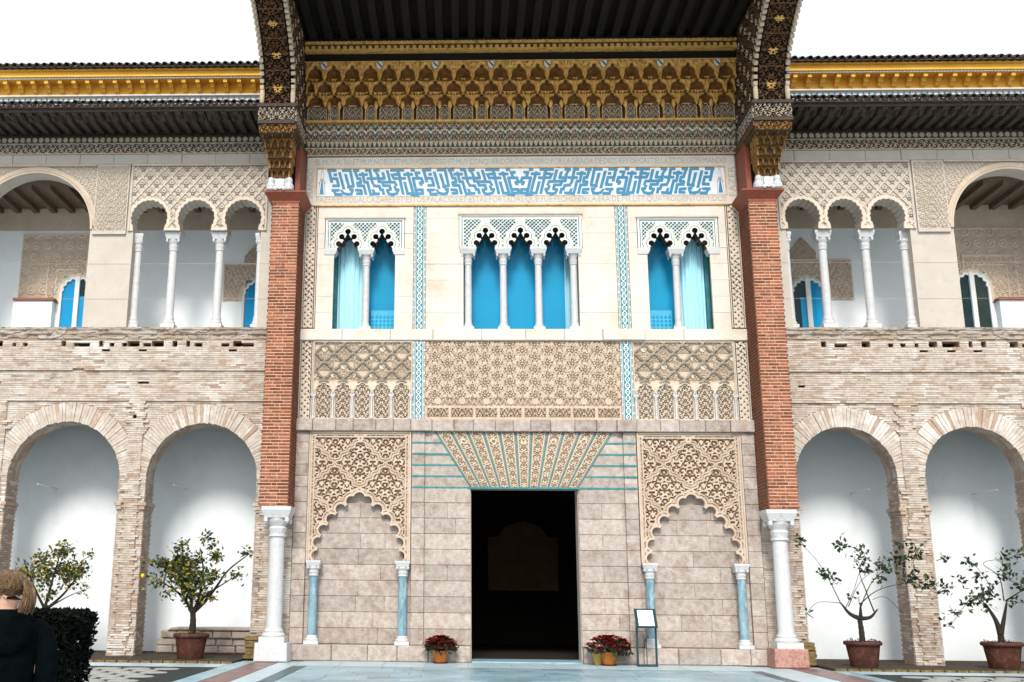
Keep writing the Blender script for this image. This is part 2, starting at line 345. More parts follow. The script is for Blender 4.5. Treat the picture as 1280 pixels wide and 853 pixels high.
# column = one child per part: shaft, capital, base (sub-parts of a column part)
def column(parent, x, y, z0, z1, r, cap_h, base_h, aw, shaft='white_marble', name='column', square_base=True, n=18):
    """aw = half width of the abacus"""
    zc = z1-cap_h
    sh = MB().lathe([(r*1.04, z0+base_h), (r, z0+base_h+.05), (r*1.0, (z0+zc)/2), (r*.93, zc)], (x, y, 0), n, cap=False).build(name, shaft, parent, smooth=True)
    c = MB(); k = cap_h
    def leaf(j, a): return (.13*abs(math.cos(4*a))**.7 if j in (3, 5) else 0)
    c.lathe([(r*1.12, zc), (r*1.12, zc+.06*k), (r*.98, zc+.08*k), (r*1.08, zc+.28*k), (r*1.0, zc+.34*k), (r*1.28, zc+.52*k), (aw*.80, zc+.62*k)], (x, y, 0), n, mod=leaf)
    for dx in (-1, 1):
        for dy in (-1, 1): c.lathe([(r*.12, zc+.44*k), (r*.3, zc+.5*k), (r*.3, zc+.6*k), (r*.1, zc+.64*k)], (x+dx*aw*.72, y+dy*aw*.72, 0), 8)
    b0, b1 = aw*.8, aw
    c.hexa([(x-b0, y-b0, zc+.62*k), (x+b0, y-b0, zc+.62*k), (x+b0, y+b0, zc+.62*k), (x-b0, y+b0, zc+.62*k), (x-b1, y-b1, zc+.88*k), (x+b1, y-b1, zc+.88*k), (x+b1, y+b1, zc+.88*k), (x-b1, y+b1, zc+.88*k)])
    c.box(x-b1, x+b1, y-b1, y+b1, zc+.88*k+.0005, z1)
    for dx in (-.45, 0, .45): c.box(x+dx*aw-r*.1, x+dx*aw+r*.1, y-b0*1.06, y-b0*.9, zc+.64*k, zc+.72*k)
    c.build('capital', 'white_marble', sh)
    b = MB(); q = base_h
    b.lathe([(r*1.42, z0+.42*q), (r*1.5, z0+.52*q), (r*1.4, z0+.64*q), (r*1.18, z0+.72*q), (r*1.22, z0+.84*q), (r*1.1, z0+q)], (x, y, 0), n)
    b.box(x-r*1.6, x+r*1.6, y-r*1.6, y+r*1.6, z0, z0+.42*q)
    b.build('base', 'white_marble', sh)
    return sh
# ================================================================== CENTRAL PORTAL
portal = thing('palace_portal', 'tall carved stone palace front with black doorway, blue lettered tile band and overhanging dark eave', 'palace front')
P_ = portal
# ---- core wall behind all facing
cw = MB()
ops = [(-1.24, 1.24, 0, 3.87), (-1.41, 1.41, 7.64, 10.38), (-4.72, -3.0, 7.64, 10.3), (3.0, 4.72, 7.64, 10.3)]
xs = sorted({-6.25, 6.25, -4.9, -2.8, 2.8, 4.9}|{v for o in ops for v in o[:2]}); zs = sorted({0, .3, 3.75, 12.2, 15.0}|{v for o in ops for v in o[2:]})
def niche(x, z): return 2.8 < abs(x) < 4.9 and .3 < z < 3.75
wall_grid(cw, xs, zs, lambda x, z: not any(o[0] < x < o[1] and o[2] < z < o[3] for o in ops) and not niche(x, z), .1, .75)
for s in (-1, 1): cw.box(min(s*2.8, s*4.9), max(s*2.8, s*4.9), .24, .7, .3, 3.75)
cw.build('wall', 'mortar', P_)

# ---- dressed stone blocks of the lower storey
def stones(mb_list, x0, x1, z0, z1, y0, y1, L, off, xt0=None, xt1=None, mt='ashlar', nm='ashlar_block', c=.007):
    xt0 = x0 if xt0 is None else xt0; xt1 = x1 if xt1 is None else xt1
    w = x1-x0; n = max(1, round(w/L*random.uniform(.75, 1.3))); cuts = [0]+[(i+off*.5*(random.uniform(.6, 1.2)))/n for i in range(1, n)]+[1] if n > 1 else [0, 1]
    cuts = sorted(min(max(q, 0), 1) for q in cuts); g = .0035 if mt == 'ashlar' else .0015
    for i in range(len(cuts)-1):
        a, b = cuts[i], cuts[i+1]
        if (b-a)*w < .1: continue
        o = MB().block(x0+a*w+g*.5, x0+b*w-g*.5, xt0+a*(xt1-xt0)+g*.5, xt0+b*(xt1-xt0)-g*.5, z0+g, z1-g, y0+random.uniform(-.008, .008), y1, c).build(nm, mt, P_)
rows = [.35+i*.352 for i in range(11)]; rows2 = [3.87+i*.26 for i in range(6)]
def trap(z): return 1.24+(z-3.87)/(5.17-3.87)*.84 if z > 3.87 else 1.24
allrows = rows+rows2[1:]
for s in (-1, 1):
    sx = lambda a, b: (min(s*a, s*b), max(s*a, s*b))
    for i in range(len(allrows)-1):
        z0, z1 = allrows[i], allrows[i+1]; o = i % 2
        a0, a1 = trap(z0), trap(z1)
        if s > 0: stones(None, a0+.012, 2.33, z0, z1, 0, .1, .8, o, a1+.012, 2.33)
        else: stones(None, -2.33, -a0-.012, z0, z1, 0, .1, .8, o, -2.33, -a1-.012)
        stones(None, *sx(2.33, 2.63), z0, z1, -.06, .1, .5, o)
        stones(None, *sx(5.08, 5.39), z0, z1, -.06, .1, .5, o)
        if z0 < 3.5: stones(None, *sx(2.82, 4.9), z0, min(z1, 3.74), .15, .24, .85, 1-o)
        if z1 < 2.25:
            stones(None, *sx(2.63, 2.82), z0, z1, .03, .1, .5, o); stones(None, *sx(4.9, 5.08), z0, z1, .03, .1, .5, o)
    t = MB()                                   # turquoise glazed joints beside the lintel
    for z in rows2[:-1]:
        t.box(*sx(trap(z)+.0, 2.33), -.012, .05, z-.02, z+.02); t.box(*sx(2.332, 2.63), -.075, .05, z-.02, z+.02)
    t.build('glazed_joint', 'teal', P_)
    # plinth ledge
    x = 1.26
    while x < 5.35:
        w = random.uniform(.6, 1.0); b = min(x+w, 5.42)
        if 5.42-b < .3: b = 5.42
        a_, b_ = sx(x, b)
        MB().block(a_+.005, b_-.005, a_+.005, b_-.005, .003, .345, -.30+random.uniform(-.012, .012), .1, .02).build('plinth_block', 'ashlar', P_); x = b
    for q in (2.81, 4.865): column(P_, s*q, -.12, .35, 2.19, .103, .34, .20, .17, 'blue_marble')
# string course and sill band
for (z0, z1, y, lst, mt) in ((5.175, 5.455, -.12, None, 'ashlar'), (7.375, 7.655, -.06, None, 'limestone')):
    x = -5.42
    while x < 5.4:
        w = random.uniform(.40, .62) if mt == 'ashlar' else random.uniform(.9, 1.3); b = min(x+w, 5.42)
        if 5.42-b < .3: b = 5.42
        yy = y-.05 if (abs(x+w/2) > 5.0 or 2.3 < abs(x+w/2) < 2.65) else y
        MB().block(x+.004, b-.004, x+.004, b-.004, z0, z1, yy+random.uniform(-.004, .004), .1, .015).build('course_block', mt, P_); x = b
# ---- carved lintel: eleven wedge-shaped voussoirs over the door
for i in range(11):
    tb0, tb1 = -1.24+2.48*i/11, -1.24+2.48*(i+1)/11; tt0, tt1 = -2.08+4.16*i/11, -2.08+4.16*(i+1)/11
    def wp(X, Y, Z, a=(tb0, tb1, tt0, tt1)):
        v = (Z-3.885)/1.28; l = a[0]+(a[2]-a[0])*v; r = a[1]+(a[3]-a[1])*v; return l+(r-l)*X, Y, Z
    def hh(X, Z, i=i):
        e = np.minimum(X, 1-X)*.3; px = (X-.5)*(.22+.16*(Z-3.9)/1.3)
        bd = line(e-.045, .012); inn = ss(.055, .065, e)
        med = line(np.hypot(px, (Z-4.95))-.055, .015) if i % 2 else 0
        return .022*bd+.035*inn*np.maximum(arab(np.abs(px), Z+i*.37, .16), med)
    v = relief('voussoir', P_, ['carved_pale', 'carved_recess_shade', 'teal'], .03, .97, 3.885, 5.165, .012, .0, hh, None, .1, warp=wp,
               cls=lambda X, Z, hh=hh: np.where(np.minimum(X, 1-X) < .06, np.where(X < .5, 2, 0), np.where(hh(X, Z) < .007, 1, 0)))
    j = MB(); j.hexa([(tb1-.012, -.02, 3.885), (tb1+.012, -.02, 3.885), (tb1+.012, .05, 3.885), (tb1-.012, .05, 3.885), (tt1-.016, -.02, 5.165), (tt1+.016, -.02, 5.165), (tt1+.016, .05, 5.165), (tt1-.016, .05, 5.165)])
    if i == 0: j.hexa([(tb0-.012, -.02, 3.885), (tb0+.012, -.02, 3.885), (tb0+.012, .05, 3.885), (tb0-.012, .05, 3.885), (tt0-.016, -.02, 5.165), (tt0+.016, -.02, 5.165), (tt0+.016, .05, 5.165), (tt0-.016, .05, 5.165)])
    j.build('glazed_joint', 'teal', P_)
MB().box(-1.3, 1.3, -.03, .09, 3.845, 3.882).build('glazed_joint', 'teal', P_)
MB().box(-1.24, 1.24, -.28, .8, .003, .03).build('threshold', 'paving', P_)

# ---- carved lattice arch panels (either side of the door)
pts = [(.97, 2.19), (.985, 2.44), (.91, 2.77), (.75, 3.03), (.55, 3.27), (.31, 3.46), (0, 3.66)]
lob = [(.985, 2.30), (.955, 2.60), (.84, 2.88), (.655, 3.13), (.44, 3.36), (.19, 3.545)]
lob = [(x*.98, z) for x, z in lob]
for s in (-1, 1):
    cxp = s*3.86
    poly = [(cxp-x*.97, z-.02) for x, z in pts]+[(cxp+x*.97, z-.02) for x, z in pts[::-1][1:]]
    poly = [(cxp-.93, 2.0)]+poly+[(cxp+.93, 2.0)]
    def op(X, Z, cxp=cxp, poly=poly):
        d = polysd(X, Z, poly)
        for lx, lz in lob:
            for q in (-1, 1): d = np.minimum(d, circ(X, Z, cxp+q*lx, lz, .115))
        return np.minimum(d, circ(X, Z, cxp, 3.62, .13))
    def h(X, Z, cxp=cxp, op=op):
        x = np.abs(X-cxp); a, b = .6, .59; zc = 4.43
        p = ((x-a)/a+(Z-zc)/b)/2; q = ((x-a)/a-(Z-zc)/b)/2
        p2 = p+.030*np.sin(8*PI*q); q2 = q+.030*np.sin(8*PI*p)
        d = np.minimum(near(p2), near(q2))*.85
        rib = line(d, .062, .015)-.35*line(d, .012, .01)
        node = line(np.hypot(x-a*np.round(x/a-.001), Z-zc-b*np.round((Z-zc)/b))-.0, .001)
        e = smin(x*0+1.17-x, 5.13-Z); fr = ss(.11, .10, e)-.5*line(e-.055, .012)
        o = op(X, Z); ab = ss(.12, .105, o)-.4*line(o-.06, .012)
        lx = x-.6*np.round(x/.6); leafs = arab(np.abs(lx), Z, .27, 1.9, .3)
        crest = ss(.02, .05, d-.03)
        low = Z < 3.0
        return .11*np.maximum.reduce([rib*(Z > 2.9), fr, ab, .72*leafs*(.5+.5*crest), line(np.hypot(x, Z-5.0)-.05, .03)])-.015
    relief('lattice_panel', P_, ['carved', 'carved_recess_shade', 'carved'], cxp-1.17, cxp+1.17, 2.20, 5.13, .0125, .07, h, lambda X, Z, op=op: op(X, Z), .15, edge=2, cls=lambda X, Z, h=h: (h(X, Z) < .004).astype(int))
    f = MB(); f.box(cxp-1.21, cxp-1.172, -.055, .1, 2.2, 5.165); f.box(cxp+1.172, cxp+1.21, -.055, .1, 2.2, 5.165); f.box(cxp-1.171, cxp+1.171, -.056, .1, 5.132, 5.166)
    f.build('panel_frame', 'carved', P_)
    f = MB(); f.box(cxp-1.17, cxp+1.17, .12, .2, 3.76, 5.1); f.build('panel_back', 'carved_recess_shade', P_)

# ---- second tier: carved panels
def knot(X, Z, s=.115, w=.30):
    p = (X+Z)/s; q = (X-Z)/s; par = (np.floor(p)+np.floor(q)) % 2
    a, b = line(p-np.floor(p)-.5, w, .05), line(q-np.floor(q)-.5, w, .05)
    return np.where(par < 1, np.maximum(a, .8*b*(a < .05)), np.maximum(b, .8*a*(b < .05)))
def knot_strip(name, x0, x1, z0, z1):
    c = (x0+x1)/2; w = (x1-x0)/2
    def hk(X, Z):
        x = X-c; e = w-np.abs(x); k = knot(x, Z-z0, .15, .33)
        return .028*np.where(e < .03, .9, np.where(e < .042, 0, k))
    relief(name, P_, ['carved_pale', 'black_paint'], x0, x1, z0, z1, .0115, .02, hk, None, .08, cls=lambda X, Z: (hk(X, Z) < .012).astype(int))
def chain_strip(name, x0, x1, z0, z1):
    c = (x0+x1)/2; w = (x1-x0)/2
    def hc(X, Z):
        x = X-c; v = (Z-z0)/.30; a = .05*np.sin(2*PI*v)
        return np.maximum.reduce([line(x-a, .017), line(x+a, .017), line(np.hypot(x, ((v*2) % 1-.5)*.15)-.0, .016)])
    def cl(X, Z):
        e = w-np.abs(X-c); m_ = np.where(hc(X, Z) > .5, 0, 1)
        m_ = np.where(e < .075, 1, m_); m_ = np.where(e < .062, 0, m_); m_ = np.where(e < .045, 1, m_)
        return np.where(e < .028, np.where(((Z-z0)/.19) % 1 < .72, 2, 0), m_)
    relief(name, P_, ['tile_white', 'teal', 'letter'], x0, x1, z0, z1, .0105, .0, lambda X, Z: .012*(cl(X, Z) == 0), None, .1, cls=cl)
for s in (-1, 1):
    a, b = sorted((s*5.055, s*5.385)); knot_strip('knot_strip', a, b, 5.46, 7.37); knot_strip('knot_strip', a, b, 7.70, 10.80)
    a, b = sorted((s*2.345, s*2.635)); chain_strip('chain_strip', a, b, 5.46, 7.37); chain_strip('chain_strip', a, b, 7.66, 10.80)
    x0, x1 = sorted((s*2.645, s*5.045)); n = 5; pw = (x1-x0-.06)/n
    def arc(X, Z, x0=x0, pw=pw):
        lx = (X-x0-.03) % pw-pw/2; d = rect(lx, Z, -pw*.36, pw*.36, 5.5, 6.08)
        for a_, b_, r in ((.14, 6.13, .055), (.085, 6.22, .055), (0, 6.27, .06)):
            d = np.minimum(d, np.hypot(np.abs(lx)-a_, Z-b_)-r)
        return np.minimum(d, polysd(lx, Z, [(-.14, 6.05), (-.05, 6.2), (0, 6.27), (.05, 6.2), (.14, 6.05)]))
    def h2(X, Z, x0=x0, pw=pw, arc=arc):
        lx = (X-x0-.03) % pw-pw/2; cell = np.floor((X-x0-.03)/pw)
        zc = 6.44; b = .215; a = pw/2
        p = (lx/a+(Z-zc)/b)/2; q = (lx/a-(Z-zc)/b)/2
        p2 = p+.028*np.sin(4*PI*q); q2 = q+.028*np.sin(4*PI*p)
        d = np.minimum(near(p2), near(q2))*.32
        rib = line(d, .026, .006)*(Z > 6.36)-.5*line(d, .005, .004)*(Z > 6.36)
        # emblem in each lozenge: shields and small carvings
        ri = np.floor((Z-zc)/b+.0); px = lx-np.where(ri % 2 == 0, np.sign(lx)*a, 0); pz = Z-zc-b*(ri+.5)
        sh = ss(1.05, .9, np.hypot(px/.085, pz/.10))*(1-.6*line(px+pz*.8, .012, .006)); fig = arab(np.abs(px), pz, .13)
        pick = ((cell*3+ri*2) % 5) < 2
        em = np.where(pick, sh, .8*fig)*(Z > 6.42)
        o = arc(X, Z); inside = o < 0
        ar = arab(np.abs(lx), Z+cell*.31, .13, 1, .35)*.75
        bandr = line(o-.022, .018)
        hh_ = np.where(inside, -.25+ar, np.maximum.reduce([rib*1.25, em*.62, bandr, 1.0*(Z < 6.36)*ss(.0, .01, o)*.55]))
        e = smin(X-x0, x1-X, 7.36-Z); return .075*np.where(e < .03, 1, hh_)
    def c2(X, Z, h2=h2, arc=arc, x0=x0, pw=pw):
        v = h2(X, Z); lx = (X-x0-.03) % pw-pw/2; zc = 6.44; b = .215; a = pw/2
        p = (lx/a+(Z-zc)/b)/2; q = (lx/a-(Z-zc)/b)/2; d = np.minimum(near(p+.028*np.sin(4*PI*q)), near(q+.028*np.sin(4*PI*p)))*.32; o = arc(X, Z)
        return np.where((o > -.0) & (((d > .022) & (d < .034) & (Z > 6.36))), 3, np.where(v < -.004, 2, np.where(v < .012, 1, 0)))
    relief('arcade_panel', P_, ['carved_pale', 'carved', 'carved_recess_shade', 'letter'], x0, x1, 5.46, 7.37, .0105, .06, h2, None, .06, cls=c2)
    for i in range(n+1):
        xx = x0+.03+i*pw; c_ = MB()
        c_.lathe([(.038, 5.47), (.038, 5.52), (.026, 5.54), (.024, 5.93), (.03, 5.94), (.045, 6.0)], (xx, -.03, 0), 10)
        c_.hexa([(xx-.045, -.075, 6.0), (xx+.045, -.075, 6.0), (xx+.045, .03, 6.0), (xx-.045, .03, 6.0), (xx-.075, -.085, 6.06), (xx+.075, -.085, 6.06), (xx+.075, .03, 6.06), (xx-.075, .03, 6.06)])
        c_.build('colonnette', 'white_marble', P_)
def h3(X, Z):
    x = np.abs(X); a, b = .30, .31; p = (x/a+Z/b)/2; q = (x/a-Z/b)/2
    d = np.minimum(near(p+.04*np.sin(4*PI*q)), near(q+.04*np.sin(4*PI*p)))*.42
    c1x, c1z = x-2*a*np.round(x/(2*a)), Z-b*np.round(Z/b); c2x, c2z = x-a-2*a*np.round((x-a)/(2*a)), Z-b/2-b*np.round((Z-b/2)/b)
    near1 = np.hypot(c1x, c1z*1.25) < np.hypot(c2x, c2z*1.25); cx_ = np.where(near1, c1x, c2x); cz_ = np.where(near1, c1z, c2z); rr_ = np.hypot(cx_, cz_*1.15)
    th = np.arctan2(cz_, cx_); pet = ss(-.15, .25, np.cos(8*th+14*rr_)+.3)*ss(.03, .045, rr_)+1.0*(rr_ < .028)
    cl = ss(.17, .11, rr_); fill = arab(np.abs(cx_), cz_, .115, 1, .85-.5*cl)
    body = np.maximum(line(d, .013)*.9*(1-cl), np.where(rr_ < .105, np.maximum(.75*pet, .55*fill*(rr_ > .06)), .8*fill))
    low = Z < 5.97; bx = (X+2.32) % .58-.29; e2 = np.minimum(.29-np.abs(bx), np.minimum(Z-5.50, 5.78-Z))
    lowp = np.where(Z < 5.80, np.where(e2 > .035, arab(np.abs(bx), Z, .11, 1, .4), 1.0*(e2 > .02)*0+.6), np.maximum(.55*arab(np.abs(bx), Z, .12, 1, .4), ss(.1, .085, np.hypot(bx, (Z-5.9)*1.1))))
    return .05*np.where(low, lowp, body)
relief('arabesque_panel', P_, ['carved', 'carved_recess_shade'], -2.335, 2.335, 5.46, 7.37, .0115, .05, h3, None, .05, cls=lambda X, Z: (h3(X, Z) < .006).astype(int))

# ---- third tier: smooth limestone with windows
trows = [7.66, 8.07, 8.48, 8.89, 9.30, 9.70, 10.09, 10.485, 10.795]
def cutsegs(a, b, holes):
    seg = [(a, b)]
    for (p, q) in holes:
        seg = [t for (u, v) in seg for t in ((u, min(v, p)), (max(u, q), v)) if t[1]-t[0] > .03]
    return seg
for i in range(8):
    z0, z1 = trows[i], trows[i+1]; zm = (z0+z1)/2
    for s in (-1, 1):
        hole = (3.10, 4.62) if zm < 9.7 else (2.87, 4.86) if zm < 10.485 else (9, 9.1)
        for u, v in cutsegs(2.65, 5.04, [hole]):
            a, b = sorted((s*u, s*v)); stones(None, a, b, z0, z1, -.0, .1, .85, i % 2, mt='limestone', nm='limestone_block', c=.0025)
    hole = (-1.41, 1.41) if zm < 9.7 else (-1.52, 1.52) if zm < 10.485 else (9, 9.1)
    for u, v in cutsegs(-2.335, 2.335, [hole]): stones(None, u, v, z0, z1, 0, .1, .95, i % 2, mt='limestone', nm='limestone_block', c=.0025)
# windows
LOBES = [((0, .27), (0, .42), .072), ((.05, .18), (.155, .285), .07), ((.1, .08), (.225, .1), .07)]
def lobed(X, Z, cx, z0, k=1.0):
    x = np.abs(X-cx)/k; z = (Z-z0)/k
    d = polysd(x, z, [(0, -.3), (.27, -.3), (.27, -.02), (.13, .15), (.03, .34), (0, .34)])
    d = np.minimum(d, np.where((x < .001), -.05, 9))
    for a, b, r in LOBES:
        d = smin(d, np.hypot(x-b[0], z-b[1])-r, capsule(x, z, a, b, .028))
    return d*k
def window(cx0, half, centers, cols, zf0, zf1, fx, sidecols, curtains, pane_reflection):
    def o_(X, Z): return smin(*[lobed(X, Z, c, zf0+.02) for c in centers])
    def lat(X, Z):
        e = smin(X-(cx0-fx), (cx0+fx)-X, zf1-Z); o = o_(X, Z)
        k = .098; u = ((X-cx0)/k+(Z-zf0)/k); v = ((X-cx0)/k-(Z-zf0)/k)
        hole = (np.abs(u-np.round(u)) < .33) & (np.abs(v-np.round(v)) < .33) & (np.round(u)+np.round(v) > -999)
        up = Z-zf0 > .18+.0*X
        dc = smin(*[np.abs(X-c) for c in centers]); far = (o > .135) & (e > .105) & (dc+(Z-zf0)*.0 > .12)
        tealln = ((o > .045) & (o < .058)) | ((e > .06) & (e < .072))
        return hole & far, tealln, (o > .10) & (o < .112), e
    def hc(X, Z):
        ho, tl, gl, e = lat(X, Z); return np.where(ho, -.035, 0)+np.where(tl, -.008, 0)+np.where(e < .03, .03, 0)
    def cc(X, Z):
        ho, tl, gl, e = lat(X, Z); return np.where(ho | tl, 1, np.where(gl, 3, 0))
    hd = relief('window_head', P_, ['white_paint', 'teal', 'gold_dark', 'gold'], cx0-fx, cx0+fx, zf0, zf1, .0095, .0, hc, o_, .44, edge=2, cls=cc)
    fr = MB(); fr.box(cx0-fx-.03, cx0+fx+.03, -.06, .09, zf1+.002, zf1+.035); fr.build('moulding', 'carved', hd)
    for x in cols: column(P_, x, .13, 7.66, zf0-.004, .088, .42, .16, .205)
    for x in sidecols:
        m_ = MB(); sg = 1 if x > cx0 else -1
        x0, x1 = sorted((x-sg*.14, x+sg*.17)); m_.hexa([(x0+.05*(sg > 0), -.02, zf0-.16), (x1-.05*(sg < 0), -.02, zf0-.16), (x1-.05*(sg < 0), .3, zf0-.16), (x0+.05*(sg > 0), .3, zf0-.16), (x0, -.03, zf0-.06), (x1, -.03, zf0-.06), (x1, .3, zf0-.06), (x0, .3, zf0-.06)])
        m_.box(x0, x1, -.03, .3, zf0-.0595, zf0-.003); m_.build('impost', 'white_marble', P_)
    # frame, glass, curtain, blind
    f = MB(); x0, x1 = cx0-half, cx0+half
    f.box(x0-.06, x0+.03, .56, .62, 7.66, zf0+.62); f.box(x1-.03, x1+.06, .56, .62, 7.66, zf0+.62); f.box(x0+.03, x1-.03, .56, .62, 7.645, 7.69)
    fo = f.build('window_frame', 'teal', P_)
    gl = MB(); gl.add([(x0+.03, .59, 7.69), (x1-.03, .59, 7.69), (x1-.03, .59, zf0+.62), (x0+.03, .59, zf0+.62)], [(0, 1, 2, 3)]); gl.build('pane', 'glass', fo)
    bl = MB(); bl.box(x0-.2, x1+.2, .80, .86, 7.5, zf0+.7); bl.build('blind', 'blind', P_)
    for (a, b, z0c) in curtains:
        n = 60; V = []; F = []
        for j, z in enumerate(np.linspace(7.70, zf0+.42, 12)):
            for i in range(n+1):
                u = i/n; t = (z-7.7)/2.2; xx = a+(b-a)*(u*(1-.30*abs(t-.45)*0)+0)
                V.append((xx, .68+.035*math.sin(u*PI*13+.6*math.sin(3*t))+.012*math.sin(u*31+t*2), z))
        for j in range(11):
            for i in range(n): k = j*(n+1)+i; F.append((k, k+1, k+n+2, k+n+1))
        o = link('curtain', mesh_np('curtain', V, F, smooth=True), P_, 'curtain')
    for (a, b) in pane_reflection:  # lattice reflected low in the panes, painted on a patterned panel
        relief('lattice_reflection', P_, ['pane_reflection', 'blind'], a, b, 7.70, 8.28, .012, .66, None, None, .01,
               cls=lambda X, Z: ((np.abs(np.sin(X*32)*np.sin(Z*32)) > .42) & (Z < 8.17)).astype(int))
window(0, 1.41, (-.865, 0, .865), (-1.295, -.432, .432, 1.295), 9.725, 10.56, 1.51, (), [(1.12, 1.38, 0), (-1.37, -1.30, 0)], [])
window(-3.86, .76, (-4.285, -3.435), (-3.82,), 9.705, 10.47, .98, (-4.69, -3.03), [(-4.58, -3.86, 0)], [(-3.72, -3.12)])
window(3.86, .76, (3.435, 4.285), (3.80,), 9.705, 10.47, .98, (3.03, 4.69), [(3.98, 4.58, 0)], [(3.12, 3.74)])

# ---- inscription frame with tile band
wf = MB(); wf.box(-5.36, 5.36, .0, .1, 10.835, 12.11); wf.build('inscription_band', 'limestone', P_)
mo = MB(); mo.box(-5.12, 5.12, -.05, .0, 10.80, 10.832); mo.box(-5.1, 5.1, -.035, -.0005, 11.795, 11.82); mo.box(-5.115, -5.10, -.03, -.0005, 11.07, 11.82); mo.box(5.10, 5.115, -.03, -.0005, 11.07, 11.82); mo.build('moulding', 'gold', P_)
tb = MB(); tb.box(-5.09, 5.09, -.012, -.0005, 11.075, 11.79); tband = tb.build('tile_band', 'tile_white', P_)
ST = [[(175,150),(210,285)],[(168,150),(245,150)],[(200,240),(265,240),(287,318),(230,318)],[(240,197),(252,197)],[(222,368),(285,368)],[(235,368),(256,412),(318,412)],
[(290,168),(347,358)],[(312,362),(348,402),(385,412),(430,408),(442,362),(418,362)],[(333,150),(410,150),(450,322),(392,330)],[(358,190),(408,352)],
[(452,150),(498,150)],[(463,155),(495,240),(522,240),(532,285),(494,288),(502,320),(566,320),(592,418)],[(545,170),(572,280),(604,280),(642,412),(732,406)],[(516,197),(594,197)],
[(588,150),(628,150),(658,282),(682,320),(738,325),(752,365),(776,365),(788,418)],[(606,240),(692,240)],[(482,366),(536,370),(544,404),(496,406)],[(664,358),(692,412)],
[(678,150),(724,150)],[(685,155),(716,197),(732,275),(768,277),(782,318),(850,320),(862,360),(824,372),(842,406),(885,416),(932,402),(947,366),(920,362),(905,327),(925,320),(905,282),(796,280)],
[(770,172),(792,240),(724,240)],[(820,150),(857,280)],[(866,150),(996,150)],[(935,150),(966,240)],[(870,188),(896,240),(1016,240)],[(902,197),(958,197)],[(960,240),(1002,418)],
[(1045,170),(1112,408)],[(1012,197),(1094,197)],[(1014,278),(1050,406),(1100,406)],[(1108,240),(1152,420)],[(1108,240),(1200,240),(1216,285),(1186,290),(1202,322)],[(1136,180),(1174,180)],[(1140,188),(1157,232)],
[(1098,416),(1164,420)],[(1152,366),(1212,366),(1216,406),(1160,406)],[(1092,150),(1114,150)]]
kx = (4.84-.045)/2/1050
for s in (-1, 1):
    for mod in range(2):
        k = MB()
        for L in ST:
            for (ax, ay), (bx, by) in zip(L, L[1:]):
                def cv(px, py): return (s*-1*(-(4.84-mod*1050*kx-(px-160)*kx)), 11.76-(py-147)*(.66/272))
                a, b = Vector(cv(ax, ay)), Vector(cv(bx, by)); d = b-a
                if d.length < .008: continue
                horiz = abs(by-ay) < .35*abs(bx-ax); hw = .038
                if horiz: q = [(a.x-s*0-hw*.8*(1 if d.x > 0 else -1), a.y-hw), (b.x+hw*.8*(1 if d.x > 0 else -1), b.y-hw), (b.x+hw*.8*(1 if d.x > 0 else -1), b.y+hw), (a.x-hw*.8*(1 if d.x > 0 else -1), a.y+hw)]
                else: q = [(a.x-hw, a.y), (a.x+hw, a.y), (b.x+hw, b.y), (b.x-hw, b.y)]
                j = random.uniform(0, .003)
                k.add([(x, -.016-j, z) for x, z in q]+[(x, -.011, z) for x, z in q], [(0, 1, 2, 3), (0, 4, 5, 1), (1, 5, 6, 2), (2, 6, 7, 3), (3, 7, 4, 0)])
        k.build('tile_lettering', 'tile_blue', tband)
    k = MB(); c_ = s*4.975
    for (p, m_, y) in (([(c_-.1, 11.1), (c_+.1, 11.1), (c_+.02, 11.76), (c_-.02, 11.76)], 1, -.015), ([(c_-.083, 11.11), (c_+.083, 11.11), (c_+.012, 11.73), (c_-.012, 11.73)], 2, -.017),
                       ([(c_-.055, 11.12), (c_+.055, 11.12), (c_+.005, 11.55), (c_-.005, 11.55)], 0, -.019),
                       ([(c_-.09, 11.42), (c_-.07, 11.38), (c_, 11.52), (c_, 11.56)], 1, -.021), ([(c_+.09, 11.42), (c_, 11.56), (c_, 11.52), (c_+.07, 11.38)], 1, -.021)):
        k.add([(x, y, z) for x, z in p]+[(x, -.011, z) for x, z in p], [(0, 1, 2, 3)]+[(i, 4+i, 4+(i+1) % 4, (i+1) % 4) for i in range(4)], m_)
    k.build('tile_finial', ['tile_blue', 'letter', 'tile_white'], tband)
T1 = 'EL:MUY:ALTO:ET:MUY:NOBLE:ET:MUY:PODEROSO:ET:MUY:CONQUERIDOR:DON:PEDRO:POR:LA:GRACIA:DE:DIOS:REY:DE:CASTIELLA:ET:DE:LEON:MANDO'
T2 = 'FAZER:ESTOS:ALCAZARES:ET:ESTOS:PALACIOS:ET:ESTAS:PORTADAS:QUE:FUE:FECHO:EN:LA:ERA:DE:MILL:ET:QUATROCIENTOS:Y:DOS'
for body, z, w in ((T1, 11.875, 10.3), (T2, 10.875, 10.2)):
    o = link('lettering', text_mesh(body, .185, w), P_, 'letter'); o.location = (0, -.001, z)
for s, body in ((-1, 'MANDO'), (1, 'FAZER')):
    o = link('lettering', text_mesh(body, .165, .78), P_, 'letter'); o.location = (s*5.27-s*.09*0+.08, -.001, 11.43); o.rotation_euler = (0, -PI/2, 0)

